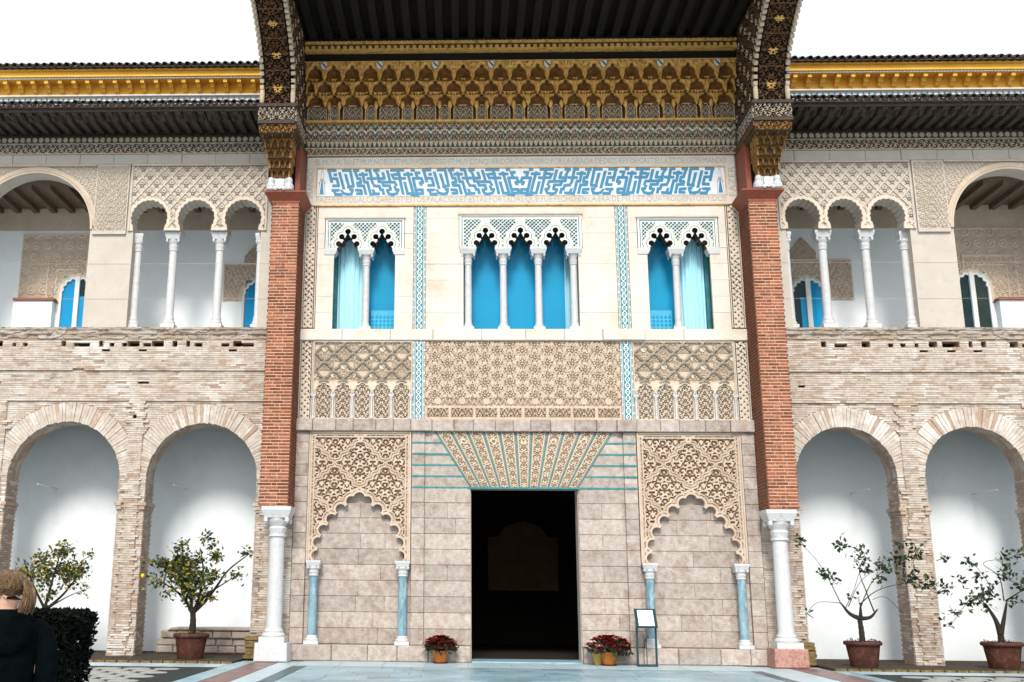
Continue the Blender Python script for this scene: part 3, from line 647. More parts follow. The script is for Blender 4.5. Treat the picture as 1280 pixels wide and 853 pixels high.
# ---- frieze bands above the inscription
def band(nm, z0, z1, y, fn, mats, cls, d=.1, res=.0125): return relief(nm, P_, mats, -5.42, 5.42, z0, z1, res, y, fn, None, d, cls=cls)
fa = lambda X, Z: .03*np.maximum(arab(np.abs(X), Z, .16), (np.minimum(Z-12.135, 12.345-Z) < .025)*1.)
band('scroll_frieze', 12.135, 12.345, -.03, fa, ['poly_light', 'poly_brown'], lambda X, Z: (fa(X, Z) < .01).astype(int), .12)
def fz(X, Z): return .03*(((X/.12) % 1-.5)**2*4 < (Z-12.36)/.14)
band('scallop_frieze', 12.347, 12.50, -.06, fz, ['poly_light', 'poly_teal'], lambda X, Z: (fz(X, Z) < .01).astype(int), .15)
def fw_(X, Z):
    u = X/.235; a = arab(np.abs(X-.235*np.round(u)), Z, .14); zz = Z-12.78; w = .09*np.abs(((u*2) % 2)-1)-.045
    return .04*np.maximum(.8*a, line(zz-w, .035)*(1.+0*X))
band('painted_frieze', 12.502, 12.99, -.09, fw_, ['poly_light', 'poly_teal', 'poly_brown', 'white_paint'],
     lambda X, Z: np.where(fw_(X, Z) < .012, np.where(np.sin(X*13.4) > 0, 1, 2), np.where((np.abs(Z-12.72-.05*np.sin(X*26.7)) < .035) & (np.sin(X*53) > -.2), 3, 0)), .18)
led = MB(); led.box(-5.42, 5.42, -.20, .1, 12.992, 13.045); led.build('moulding', 'gold', P_)

# ---- muqarnas frieze: honeycomb niches in three tiers, hung one in front of the other
hb = .47
def cell_mesh(w, hh, deep):
    """one honeycomb cell: a cusped arch plate on two tapering legs with a ribbed half-dome hollowed out behind it"""
    def ap(X, Z):
        x = np.abs(X)/(w/2); z = Z/hh
        d = np.maximum(x-.74, -9)
        top = .40+.36*np.sqrt(np.clip(1-(x/.76)**2, 0, 1))
        o = np.where(x < .76, z-top, (x-.76)*1.5)
        o = np.minimum(o, np.hypot(x*.5, z-.80)-.10)
        o = np.minimum(o, np.where(z < .40, x-(.70+.24*np.clip((.40-z)/.40, 0, 1)), 9))
        return o*hh*.6
    def hp(X, Z): return .03*line(ap(X, Z)-.028, .016)+.012*(Z > hh*.93)
    A = relief_mesh('muqarnas_niche', -w/2, w/2, 0, hh, .0135, 0, hp, ap, .10)
    n, k = 14, 10; vs = []; fs = []
    for j in range(k+1):
        t = j/k; z = hh*(.02+.86*t); q = math.sqrt(max(1-(max(t-.45, 0)/.55)**2, 0.0))
        for i in range(n+1):
            a = PI*i/n; rb_ = 1-.10*abs(math.sin(a*3.5)); vs.append((-w*.46*math.cos(a)*q*rb_, .04+deep*math.sin(a)*q*rb_*(.45+.55*t), z))
    fs = [(j*(n+1)+i, j*(n+1)+i+1, (j+1)*(n+1)+i+1, (j+1)*(n+1)+i) for j in range(k) for i in range(n)]
    bmv = len(A.vertices); V0 = [tuple(v.co) for v in A.vertices]; F0 = [tuple(p.vertices) for p in A.polygons]
    me = bpy.data.meshes.new('muqarnas_niche'); me.from_pydata(V0+vs, [], F0+[tuple(i+bmv for i in f) for f in fs])
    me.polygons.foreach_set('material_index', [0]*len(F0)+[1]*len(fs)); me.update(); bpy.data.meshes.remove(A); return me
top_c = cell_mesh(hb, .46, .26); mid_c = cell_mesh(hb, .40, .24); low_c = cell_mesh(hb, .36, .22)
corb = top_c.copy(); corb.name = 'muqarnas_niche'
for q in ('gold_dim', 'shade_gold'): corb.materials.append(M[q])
for me in (top_c, mid_c, low_c): me.materials.append(M['gold']); me.materials.append(M['gold_niche_shade'])
bk = MB(); bk.box(-5.42, 5.42, -.02, .1, 13.047, 14.42); bk.build('frieze_back', 'gold_dark', P_)
nb = 23; x00 = -hb*nb/2
for i in range(nb):
    x = x00+(i+.5)*hb
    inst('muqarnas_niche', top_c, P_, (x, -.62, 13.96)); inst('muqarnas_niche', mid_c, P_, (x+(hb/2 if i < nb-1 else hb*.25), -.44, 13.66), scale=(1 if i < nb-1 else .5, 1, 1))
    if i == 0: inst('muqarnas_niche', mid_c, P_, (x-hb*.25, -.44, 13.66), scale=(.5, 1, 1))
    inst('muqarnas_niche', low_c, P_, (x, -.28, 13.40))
# carved blind arches and thin hanging shafts at the foot of the honeycomb
def archh(X, Z, w, hh):
    x = X/(w/2); top = hh*(.78+.22*np.sqrt(np.clip(1-x*x, 0, 1))); e = np.minimum(w/2-np.abs(X), top-Z)
    return np.where(e < .022, 1, arab(np.abs(X), Z, .11))
wide = relief_mesh('blind_arch', -.25, .25, 0, .42, .012, 0, lambda X, Z: .03*archh(X, Z, .5, .42), lambda X, Z: .42*(.72+.28*np.sqrt(np.clip(1-(X/.25)**2, 0, 1)))-Z, .1, cls=lambda X, Z: (archh(X, Z, .5, .42) < .35).astype(int))
slim = relief_mesh('blind_arch', -.11, .11, 0, .42, .012, 0, lambda X, Z: .025*archh(X, Z, .22, .42), lambda X, Z: .42*(.6+.4*np.sqrt(np.clip(1-(X/.11)**2, 0, 1)))-Z, .1, cls=lambda X, Z: (archh(X, Z, .22, .42) < .35).astype(int))
for me, ms in ((wide, ('poly_light', 'poly_brown')), (slim, ('poly_light', 'poly_teal'))):
    for q in ms: me.materials.append(M[q])
shm = MB().lathe([(.02, 0), (.03, .02), (.016, .04), (.016, .28), (.05, .34), (.06, .42), (.035, .50)], (0, 0, 0), 8).mesh('hanging_shaft', True); shm.materials.append(M['gold'])
for i in range(12):
    x = -5.17+i*.94
    if i < 12 and abs(x) < 5.2: inst('blind_arch', wide if abs(x) < 5.19 else slim, P_, (x+(.0 if i else .03), -.12, 13.047))
    if i < 11: inst('blind_arch', slim, P_, (x+.47, -.12, 13.047))
    for q in (-.335, .335):
        if abs(x+q) < 5.35: inst('hanging_shaft', shm, P_, (x+q, -.2, 13.047))
# shields, towers and beasts between the top arches
shd = MB(); shd.prism([(-.075, .19), (-.075, .07), (-.04, .015), (0, 0), (.04, .015), (.075, .07), (.075, .19)], -.03, 0); shd.add([(-.07, -.035, .18), (-.045, -.035, .19), (.07, -.035, .06), (.045, -.035, .03)], [(3, 2, 1, 0)], 1)
shm2 = shd.mesh('shield'); shm2.materials.append(M['white_paint']); shm2.materials.append(M['black_paint'])
cas = MB(); [cas.box(*q) for q in ((-.09, .09, -.03, 0, 0, .07), (-.09, -.045, -.032, 0, .07, .13), (.045, .09, -.032, 0, .07, .13), (-.028, .028, -.034, 0, .07, .18))]
casm = cas.mesh('carved_tower'); casm.materials.append(M['gold'])
li = MB(); li.prism([(-.09, 0), (-.05, 0), (-.03, .05), (.02, .03), (.03, 0), (.07, .005), (.05, .06), (.075, .09), (.1, .11), (.07, .125), (.06, .17), (.02, .19), (-.0, .15), (-.03, .11), (-.07, .12), (-.1, .18), (-.11, .12), (-.07, .07)], -.03, 0)
lim = li.mesh('carved_beast'); lim.materials.append(M['gold'])
for i in range(nb+1):
    x = x00+i*hb
    if abs(x) < 5.3: inst(('carved_beast', 'shield', 'carved_tower')[i % 3], (lim, shm2, casm)[i % 3], P_, (x, -.665, 14.23))
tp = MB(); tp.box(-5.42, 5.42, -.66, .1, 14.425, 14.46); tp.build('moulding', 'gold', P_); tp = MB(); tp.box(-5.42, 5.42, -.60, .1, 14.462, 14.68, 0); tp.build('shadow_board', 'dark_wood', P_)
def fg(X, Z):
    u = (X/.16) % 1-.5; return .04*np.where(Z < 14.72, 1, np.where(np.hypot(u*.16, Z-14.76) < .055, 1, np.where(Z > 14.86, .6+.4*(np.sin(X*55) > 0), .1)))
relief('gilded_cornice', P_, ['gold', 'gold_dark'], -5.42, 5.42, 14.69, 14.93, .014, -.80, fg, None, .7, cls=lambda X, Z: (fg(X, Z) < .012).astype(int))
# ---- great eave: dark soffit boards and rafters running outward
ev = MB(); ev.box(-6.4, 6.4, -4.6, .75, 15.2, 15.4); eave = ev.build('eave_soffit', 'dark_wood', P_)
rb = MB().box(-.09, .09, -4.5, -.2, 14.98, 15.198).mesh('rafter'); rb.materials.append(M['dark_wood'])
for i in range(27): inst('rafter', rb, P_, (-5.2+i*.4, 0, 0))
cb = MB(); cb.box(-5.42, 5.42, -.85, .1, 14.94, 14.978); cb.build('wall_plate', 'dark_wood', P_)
rf = MB(); rf.prism_x([(-4.7, 15.41), (.8, 17.4), (4, 16.2), (4, 15.41)], -6.45, 6.45); rf.build('roof', 'roof_clay', P_)
# ---- eave cheeks with curved carved brackets
prof = [(-1.98, 12.70), (-2.0, 13.0), (-2.06, 13.3), (-2.2, 13.6), (-2.45, 13.87), (-2.85, 14.15), (-3.4, 14.45), (-4.0, 14.70), (-4.5, 14.88)]
py = np.array([p[0] for p in prof]); pz = np.array([p[1] for p in prof]); sl_ = np.concatenate([[0], np.cumsum(np.hypot(np.diff(py), np.diff(pz)))]); SL = sl_[-1]
def at_s(s_): return np.interp(s_, sl_, py), np.interp(s_, sl_, pz)
for s in (-1, 1):
    xi, xo = s*5.43, s*6.27; x0, x1 = sorted((xi, xo))
    ck = MB(); ck.prism_x([(.75, 12.22), (-1.95, 12.22), (-1.95, 12.72)]+[(a+.06, b) for a, b in prof]+[(-4.5, 15.19), (.75, 15.19)], x0+.06, x1-.06)
    cheek = ck.build('eave_cheek', 'dark_wood', P_)
    def pc(Y, Z): return polysd(Y, Z, [(-.05, 12.24), (-1.92, 12.24), (-1.92, 12.72)]+[(a+.08, b) for a, b in prof]+[(-4.5, 15.15), (-.05, 15.15)])
    for xx, sg in ((xi+s*.055, -s), (xo-s*.055, s)):
        relief('carved_cheek_face', cheek, ['gold_dark', 'dark_wood', 'poly_light'], -4.48, -.1, 12.24, 15.15, .026, 0, lambda Y, Z: .045*arab(Y, Z, .26), lambda Y, Z: -pc(Y, Z), .0,
               cls=lambda Y, Z: np.where(arab(Y, Z, .26) < .35, 1, np.where(np.sin(Y*9)*np.sin(Z*11) > .5, 2, 0)), warp=lambda A, B, Z, xx=xx, sg=sg: (xx-sg*B, A, Z))
    # curved front face
    xc = (x0+x1)/2
    def hf(X, s_):
        x = X-xc; m_ = (s_ % .42)/.42
        return .05*np.maximum(arab(np.abs(x), s_, .24), line(m_-.04, .06, .03)*1.0)*(np.abs(x) < .29)
    def wf2(X, Yv, s_):
        a, b = at_s(np.clip(s_, 0, SL)); a2, b2 = at_s(np.clip(s_+.02, 0, SL)); a1, b1 = at_s(np.clip(s_-.02, 0, SL))
        ty, tz = a2-a1, b2-b1; L = np.hypot(ty, tz)+1e-9; return X, a+Yv*(tz/L), b+Yv*(-ty/L)
    relief('curved_bracket', P_, ['gold_dark', 'dark_wood', 'gold'], xc-.32, xc+.32, 0, SL, .018, 0, hf, None, .1, warp=wf2, cls=lambda X, s_: np.where(hf(X, s_) < .02, 1, np.where((np.hypot(X-xc, (s_ % .84)-.42) < .11), 2, 0)))
    dt = MB()
    q = .45
    while q < SL-.1:
        a, b = at_s(q); a2, b2 = at_s(q+.01); ang = math.atan2(b2-b, a2-a)
        for e in (x0+.045, x1-.045):
            tY, tZ = math.cos(ang), math.sin(ang); nY, nZ = tZ, -tY
            P8 = []
            for u, v in ((-.045, -.06), (.045, -.06)):
                pass
            def pt(x, t, n): return (x, float(a)+tY*t+(-abs(nY))*n*1.0, float(b)+tZ*t-abs(nZ)*n)
            dt.hexa([pt(e-.045, -.045, .09), pt(e+.045, -.045, .09), pt(e+.045, -.045, -.1), pt(e-.045, -.045, -.1), pt(e-.045, .045, .09), pt(e+.045, .045, .09), pt(e+.045, .045, -.1), pt(e-.045, .045, -.1)])
        q += .17
    d_ = dt.build('dentil_row', 'poly_light', P_, kind='stuff')
    for e in (x0+.05, x1-.05):
        v = MB(); v.lathe([(.02, 12.72), (.055, 12.76), (.06, 12.95), (.05, 13.1), (.02, 13.15)], (e, -2.04, 0), 10); v.build('baluster', 'poly_light', P_, smooth=True)
    # block under the bracket
    b_ = MB(); b_.box(x0-.03, x1+.03, -2.06, -.3, 12.22, 12.30); b_.box(x0-.06, x1+.06, -2.1, -.3, 12.64, 12.715); b_.box(x0-.01, x1+.01, -2.02, -.3, 12.302, 12.638)
    b_.build('bracket_block', 'grey_wood', P_)
    relief('carved_block_face', P_, ['cornice_carving', 'dark_wood'], x0, x1, 12.31, 12.63, .015, -2.03, lambda X, Z: .04*arab(np.abs(X-xc), Z, .17), None, .02, cls=lambda X, Z: (arab(np.abs(X-xc), Z, .17) < .4).astype(int))
    # diagonal-looking lower rail of the cheek (level in space) and red board under it
    r_ = MB(); r_.box(min(xi-s*.05, xi+s*.1), max(xi-s*.05, xi+s*.1), -2.0, .0, 12.10, 12.219); r_.build('carved_rail', 'gold_dark', P_)
    rbx = sorted((s*5.40, s*5.52)); r_ = MB(); r_.box(*rbx, -.92, .0, 10.85, 12.098); r_.build('red_board', 'red_wood', P_)
    rbx = sorted((s*5.53, s*6.2)); r_ = MB(); r_.box(*rbx, -.85, .0, 10.85, 12.098); r_.build('bracket_core', 'dark_wood', P_)
    # honeycomb corbel between the pier and the block
    for t in range(5):
        z = 11.17+t*.20; w = .46+t*.07; y = -1.18-t*.17; nC = 3+(t % 2)
        bx = MB(); bx.box(xc-w/2+.03, xc+w/2-.03, y+.06, -.8, z-.0, z+.198); bx.build('corbel_tier', 'gold_dark', P_)
        for i in range(nC):
            inst('muqarnas_niche', corb, P_, (xc-w/2+(i+.5)*w/nC, y, z-.02), scale=(w/nC/hb, .5, .24/.46))
        for sg in (-1, 1):
            for i in range(3): inst('muqarnas_niche', corb, P_, (xc+sg*w/2, y+.12+i*.2, z-.02), rot=(0, 0, sg*PI/2), scale=(.2/hb, .4, .24/.46))
    cp_ = MB(); cp_.prism([(xc-.42, 12.0), (xc+.42, 12.0), (xc+.43, 12.215), (xc-.43, 12.215)], -1.98, -.6); cp_.build('corbel_top', 'grey_wood', P_)
    relief('carved_block_face', P_, ['gold_dim', 'shade_gold'], xc-.42, xc+.42, 12.005, 12.21, .013, -1.985, lambda X, Z: .04*arab(np.abs(X-xc), Z, .15), None, .02, cls=lambda X, Z: (arab(np.abs(X-xc), Z, .15) < .45).astype(int))
    for xx, sg in ((x0-.012, -1), (x1+.012, 1)):
        relief('carved_block_face', P_, ['cornice_carving', 'dark_wood'], -1.98, -.34, 12.31, 12.63, .02, 0, lambda Y, Z: .03*arab(Y, Z, .17), None, .015, cls=lambda Y, Z: (arab(Y, Z, .17) < .4).astype(int), warp=lambda A, B, Z, xx=xx, sg=sg: (xx-sg*B, A, Z))
    # white heraldic carving: two beasts holding a shield
    hc_ = MB(); 
    hc_.prism([(xc-.33, 10.83), (xc+.33, 10.83), (xc+.30, 11.0), (xc+.24, 11.16), (xc-.24, 11.16), (xc-.30, 11.0)], -1.12, -.8)
    for q in (-1, 1):
        hc_.lathe([(.05, 10.83), (.11, 10.86), (.12, 10.95), (.075, 11.03), (.085, 11.09), (.06, 11.16), (.02, 11.18)], (xc+q*.22, -1.14, 0), 10)
        hc_.lathe([(.03, 10.83), (.05, 10.86), (.03, 10.93)], (xc+q*.1, -1.2, 0), 8)
    hc_.prism([(xc-.1, 11.12), (xc-.11, 10.98), (xc-.06, 10.89), (xc, 10.86), (xc+.06, 10.89), (xc+.11, 10.98), (xc+.1, 11.12)], -1.2, -1.1)
    hc_.build('heraldic_carving', 'white_marble', P_)
    # ---- brick pier on a marble column
    p0, p1 = sorted((s*5.39, s*6.045)); zb, zt = 3.36, 10.57
    k = MB(); k.box(p0+.012, p1-.012, -.988, .0, zb, zt); pier = k.build('brick_pier', 'red_mortar', P_)
    nr = 96; ph = (zt-zb)/nr; wd = p1-p0; side = MB(); bm_cache = {}
    for r_i in range(nr):
        z = zb+r_i*ph
        cuts = ([0, .40, .58, 1], [0, .30, .70, 1], [0, .18, .60, 1])[r_i % 3]
        for j in range(3):
            a, b = cuts[j]*wd, cuts[j+1]*wd; key = round(b-a, 3)
            if key not in bm_cache:
                bm_cache[key] = MB().block(-key/2+.007, key/2-.007, -key/2+.007, key/2-.007, .013, ph-.013, -.012, .02, .004).mesh('brick'); bm_cache[key].materials.append(M['red_brick'])
            inst('brick', bm_cache[key], pier, (p0+(a+b)/2, -.99+random.uniform(-.003, .003), z), rot=(0, random.uniform(-.006, .006), 0))
        n = 4
        for xx, sg in ((p0, -1), (p1, 1)):
            for j in range(n):
                a = -.985+(j+(.5 if r_i % 2 else 0)*.8)*.245; b = min(a+.235, .0)
                if b-a < .05: continue
                side.box(min(xx, xx+sg*.002)-.012, max(xx, xx+sg*.002)+.012, a, b, z+.013, z+ph-.013)
    side.build('side_bricks', 'red_brick', pier, kind='stuff')
    c_ = MB(); a0, a1, b0, b1 = p0-.01, p1+.01, p0-.17, p1+.17
    c_.box(a0, a1, -1.01, .0, 10.572, 10.62)
    c_.hexa([(a0, -1.01, 10.6205), (a1, -1.01, 10.6205), (a1, 0, 10.6205), (a0, 0, 10.6205), (b0, -1.18, 10.79), (b1, -1.18, 10.79), (b1, 0, 10.79), (b0, 0, 10.79)]); c_.box(b0, b1, -1.185, .0, 10.791, 10.83)
    c_.build('pier_cornice', 'red_wood', P_)
    xcol = s*5.66 if s < 0 else 5.62; xcol = s*5.65
    column(P_, xcol, -.66, .40, 3.355, .178, .66, .30, .335, n=24)
    pb = MB(); pb.block(xcol-.37, xcol+.37, xcol-.36, xcol+.36, .003, .40, -1.02, -.30, .025); pb.box(xcol-.36, xcol+.36, -.30, -.02, .003, .36)
    pb.build('column_plinth', 'white_marble' if s < 0 else 'pink_stone', P_)

# ---- dark hall seen through the door
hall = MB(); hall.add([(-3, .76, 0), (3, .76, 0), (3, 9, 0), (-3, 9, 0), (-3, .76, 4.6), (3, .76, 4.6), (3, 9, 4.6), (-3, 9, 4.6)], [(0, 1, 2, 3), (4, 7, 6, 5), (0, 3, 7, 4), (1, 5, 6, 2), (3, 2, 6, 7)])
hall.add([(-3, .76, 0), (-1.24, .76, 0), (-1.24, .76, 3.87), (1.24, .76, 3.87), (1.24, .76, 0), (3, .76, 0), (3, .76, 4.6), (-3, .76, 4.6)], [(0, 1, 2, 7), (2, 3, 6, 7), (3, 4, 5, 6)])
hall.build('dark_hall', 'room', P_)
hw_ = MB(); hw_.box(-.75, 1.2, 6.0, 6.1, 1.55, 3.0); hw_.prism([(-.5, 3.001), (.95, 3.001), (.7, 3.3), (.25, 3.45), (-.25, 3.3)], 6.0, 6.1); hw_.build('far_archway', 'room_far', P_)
# ================================================================== ARCADED WINGS
def wing(s, lab, arches, cz, seb, seb_cols, seb_ar, seb_r, pier_, big, holes_lower, gal):
    Wg = thing('arcade_wing', lab, 'palace wing', (s*10, 0, 0))
    off = Vector((s*10, 0, 0)); Wg.location = (0, 0, 0)
    def bx(mb, t0, t1, *a): mb.box(min(s*t0, s*t1), max(s*t0, s*t1), *a)
    def rel(nm, mats, t0, t1, z0, z1, res, y, h=None, sdf=None, depth=.05, cls=None, edge=None, parent=Wg):
        f = (lambda fn: None if fn is None else (lambda X, Z: fn(s*X, Z)))
        return relief(nm, parent, mats, min(s*t0, s*t1), max(s*t0, s*t1), z0, z1, res, y, f(h), f(sdf), depth, f(cls), edge)
    T1_ = 14.7
    # --- lower wall backing with arch openings and small holes
    dam = []; t = 6.5
    while t < T1_:
        if random.random() < .75: dam.append((t, t+random.choice([.09, .12, .2, .3]), 7.21, 7.21+random.choice([.08, .11, .14])))
        if random.random() < .25: dam.append((t+.1, t+.3, 7.08, 7.15))
        t += random.choice([.29, .31, .33])
    holes = holes_lower+dam
    def osd(T, Z):
        d = np.full(np.shape(T), 9.)
        for c, r in arches:
            d = smin(d, np.hypot(T-c, Z-cz)-r, rect(T, Z, c-r, c+r, -1, cz))
        return d
    def hsd(T, Z):
        d = osd(T, Z)
        for (a, b, c, e) in holes: d = np.minimum(d, rect(T, Z, a, b, c, e))
        return d
    wl = rel('lower_wall', ['brick_mortar', 'brick_pink'], 5.40, T1_, .0, 7.40, .035, .026, lambda T, Z: np.where(Z > 6.63, .096, np.where((Z < 5.86) & (smin(*[np.abs(T-c)-r-.14 for c, r in arches]) < 0), 0, .046)), hsd, .72, None, 1)
    for (a, b, c, e) in holes:
        hb_ = MB(); bx(hb_, a-.03, b+.03, .26, .30, c-.03, e+.03); hb_.build('putlog_hole', 'hole', wl)
    # --- thin old bricks in courses
    pit = .0525; br = MB(); nrow = int(7.38/pit)
    alf = [(c-r-.14, c+r+.14) for c, r in arches]
    def in_alf(t, z): return z < 5.86 and any(a < t < b for a, b in alf)
    def jit(): return random.uniform(-.009, .009)
    for i in range(nrow):
        z = i*pit; zm = z+pit/2; hol = []
        for c, r in arches:
            if zm < cz: hol.append((c-r, c+r))
            elif zm < cz+r+.47: q = math.sqrt(max((r+.46)**2-(zm-cz)**2, 0)); hol.append((max(c-q, c-r-.14), min(c+q, c+r+.14))) if q > 0 else None
        for (a, b, c, e) in holes:
            if c < zm < e: hol.append((a, b))
        for (a, b) in cutsegs(5.40, T1_, hol):
            t = a-random.uniform(0, .2)
            while t < b:
                L = random.choice([.27, .28, .15, .29]); p, q = max(t, a), min(t+L, b); t += L
                if q-p < .03 or random.random() < .008: continue
                m_ = random.choices((0, 1, 2), (10, 3, 1))[0]
                y = (.012 if in_alf((p+q)/2, zm) else -.034) - (.05 if zm > 6.63 else 0) + jit()*.6
                if z < .5: y -= .05*(1-z/.5)
                g = .004+random.random()*.003
                j1, j2 = jit()*.25, jit()*.25
                x0, x1 = sorted((s*(p+g*.3), s*(q-g*.3)))
                br.hexa([(x0, y, z+g+j1), (x1, y+jit()*.5, z+g+j2), (x1, .05, z+g+j2), (x0, .05, z+g+j1), (x0, y, z+pit-g*.6+j1), (x1, y, z+pit-g*.6+j2), (x1, .05, z+pit-g*.6+j2), (x0, .05, z+pit-g*.6+j1)], m_)
        if zm < cz:
            for c, r in arches:
                for tt, sg in ((c-r, 1), (c+r, -1)):
                    for k in range(3):
                        y0 = -.0+k*.26-(.13 if i % 2 else 0); a_, b_ = max(y0, .0), min(y0+.25, .76)
                        if b_-a_ < .03: continue
                        w_ = .012+jit()*.5; bx(br, tt-.02, tt+sg*w_, a_+.005, b_-.005, z+.007, z+pit-.006, random.choice((0, 1, 1, 2)))
    br.build('wall_bricks', ['brick_pale', 'brick_pink', 'bench_stone'], wl, kind='stuff')
    # --- brick voussoirs standing on end round the arches
    for c, r in arches[:3]:
        n = int(PI*r/.066); key = MB(); w0 = PI*r/n*.93; w1 = w0*(r+.40)/r
        for rr_, nm in ((0, 0),):
            key.add([(-w0/2, .0, r+.004), (w0/2, .0, r+.004), (w0/2, .28, r+.004), (-w0/2, .28, r+.004), (-w1/2, .0, r+.46), (w1/2, .0, r+.46), (w1/2, .28, r+.46), (-w1/2, .28, r+.46)], [(0, 1, 5, 4), (1, 2, 6, 5), (3, 0, 4, 7), (4, 5, 6, 7), (3, 2, 1, 0)])
        ms = []
        for m_ in ('brick_pale', 'brick_pink'):
            me = key.mesh('voussoir_brick'); me.materials.append(M[m_]); ms.append(me)
        for i in range(n):
            a = -PI/2+(i+.5)*PI/n
            inst('voussoir_brick', random.choices(ms, (6, 1))[0], wl, (s*c, .004+jit()*.7, cz), (random.uniform(-.01, .01), a, 0), (1, 1, random.uniform(.985, 1.0)))
    for c, r in arches:
        for tt, sg in ((c-r, 1), (c+r, -1)):
            im = MB()
            for k in range(2): bx(im, tt-sg*.1, tt+sg*(.03+.035*k), -.05-.02*k, .78, 3.32+k*.085, 3.40+k*.085)
            im.build('impost', 'brick_pink', wl)
    # iron tie bars from the piers into the gallery wall
    for c, r in arches[:2]:
        ti = MB(); t_ = c+r*.62; ti.tube([(s*t_, .7, 3.95), (s*t_, 2.2, 3.95)], .014, 6); ti.build('tie_rod', 'white_paint', wl)
    # --- lower gallery
    g_ = MB(); 
    bx(g_, 5.4, 15.5, 2.15, 2.3, .0, 6.4); bx(g_, 5.2, 5.4, .77, 2.15, 0, 6.4); bx(g_, 15.3, 15.5, .0, 2.15, 0, 6.4); g_.build('gallery_wall', 'plaster', Wg); g_ = MB(); bx(g_, 5.4, 15.3, .765, 2.149, 6.0, 6.2)
    g_.build('gallery_ceiling', 'dark_wood', Wg)
    pt_ = MB(); c_ = arches[1][0]+(-.05 if s < 0 else .35); bx(pt_, c_-.75, c_-.05, 2.143, 2.15, 4.25, 5.4) if s < 0 else bx(pt_, c_-.55, c_+.0, 2.143, 2.15, 3.95, 4.6); pt_.build('plaster_patch', 'plaster', Wg)
    # --- worn stone sill of the upper gallery
    def hs_(T, Z): return .05*vnoise(T, Z*4, .30)+.03*vnoise(T, Z*3, .09)+.03*ss(7.50, 7.52, Z)+.03*ss(7.60, 7.62, Z)-.03*(vnoise(T, Z*2.5, .16) > .78)
    rel('sill_course', ['bench_stone', 'brick_mortar'], 5.95, T1_, 7.40, 7.675, .02, -.06, hs_, None, .2, lambda T, Z: (vnoise(T, Z*5, .35) > .6).astype(int))
    # --- upper wall
    def usd(T, Z):
        d = rect(T, Z, seb[0]+.12, seb[1]-.12, 7.0, 10.17)
        for c in seb_ar: d = smin(d, np.hypot(T-c, (Z-10.50)*.97)-seb_r-.014*np.cos(22*np.arctan2(Z-10.5, T-c)), rect(T, Z, c-seb_r*.86, c+seb_r*.86, 10, 10.45))
        c, r, z = big; d = smin(d, np.hypot(T-c, Z-z)-r, rect(T, Z, c-r, c+r, 7, z)); return d
    rel('upper_wall', ['stucco', 'stucco_warm'], 5.95, T1_, 7.68, 12.0, .025, .0, None, usd, .52, None, 0)
    def sh(T, Z):
        px, pz = .375, .43; u = (T-seb_ar[0])/px+(Z-10.3)/pz; v = (T-seb_ar[0])/px-(Z-10.3)/pz
        d = np.minimum(near(u), near(v)); rib = line(d, .065, .02)
        fu = u-np.floor(u)-.5; fv = v-np.floor(v)-.5; lx = (fu+fv)/2*px; lz = (fu-fv)/2*pz
        hole = smin(np.hypot(lx, lz-.015)-.012, np.hypot(np.abs(lx)-.036, lz+.0)-.014, np.hypot(np.abs(lx)-.022, lz+.045)-.014, np.hypot(lx, lz-.075)-.017, np.hypot(np.abs(lx)-.075, lz-.03)-.014)
        dn = usd(T, Z); bd = line(dn-.045, .045)
        mid = .4*ss(.12, .0, np.abs(fu)*np.abs(fv)*8)+.25
        return np.where(bd > .5, .035, np.where(hole < .003, -.07, .05*np.maximum(rib, mid)))
    def scl(T, Z): return np.where(sh(T, Z) < -.01, 1, np.where(sh(T, Z) > .03, 2, 0))
    rel('sebka_panel', ['stucco', 'carved_recess_shade', 'carved_pale'], seb[0]+.03, seb[1]-.03, 10.17, 11.87, .0115, -.012, sh, usd, .04, scl, 0)
    fr = MB(); bx(fr, seb[0]-.02, seb[0]+.028, -.06, .02, 10.17, 11.9); bx(fr, seb[1]-.028, seb[1]+.02, -.06, .02, 10.17, 11.9); fr.build('panel_frame', 'stucco', Wg)
    mo = MB(); bx(mo, 5.95, seb[1]+.02, -.09, .0, 11.885, 11.935); bx(mo, pier_[1]-.05, T1_, -.09, .0, 11.885, 11.935); mo.build('moulding', 'carved', Wg)
    for i in range(10):
        a = 5.95+i*.875; x0, x1 = sorted((s*a, s*(a+.875)))
        MB().block(x0+.004, x1-.004, x0+.004, x1-.004, 11.94, 12.20, -.07+jit(), .1, .008).build('ashlar_block', 'stucco', Wg)
    # carved panel over the plain pier, ring and spandrel carving of the wide arch
    def hp(T, Z):
        e = smin(T-pier_[0]-.06, pier_[1]-.06-T, Z-10.13, 11.9-Z); return .03*np.where(e < .03, 1, arab(np.abs(T-(pier_[0]+pier_[1])/2), Z, .15))
    rel('carved_pier_panel', ['stucco', 'carved_pale'], pier_[0]+.06, pier_[1]-.06, 10.08, 11.93, .0125, -.04, hp, None, .06, lambda T, Z: (hp(T, Z) < .01).astype(int))
    def ring(T, Z): return -np.maximum(np.hypot(T-big[0], Z-big[2])-big[1]-.17, -(np.hypot(T-big[0], Z-big[2])-big[1]))
    rel('arch_moulding', ['stucco_warm'], big[0]-big[1]-.2, min(big[0]+big[1]+.2, T1_), big[2], big[2]+big[1]+.2, .02, -.05, lambda T, Z: .02*line(np.hypot(T-big[0], Z-big[2])-big[1]-.08, .03), ring, .06)
    hsx = lambda T, Z: .028*arab(T, Z, .17)
    rel('spandrel_carving', ['stucco', 'carved_pale'], pier_[1]-.05, T1_, 10.2, 11.88, .0125, -.005, hsx, lambda T, Z: np.hypot(T-big[0], Z-big[2])-big[1]-.175, .03, lambda T, Z: (hsx(T, Z) < .009).astype(int))
    # columns of the triple arch
    for t in seb_cols: column(Wg, s*t, .25, 7.68, 10.168, .105, .46, .34, .20)
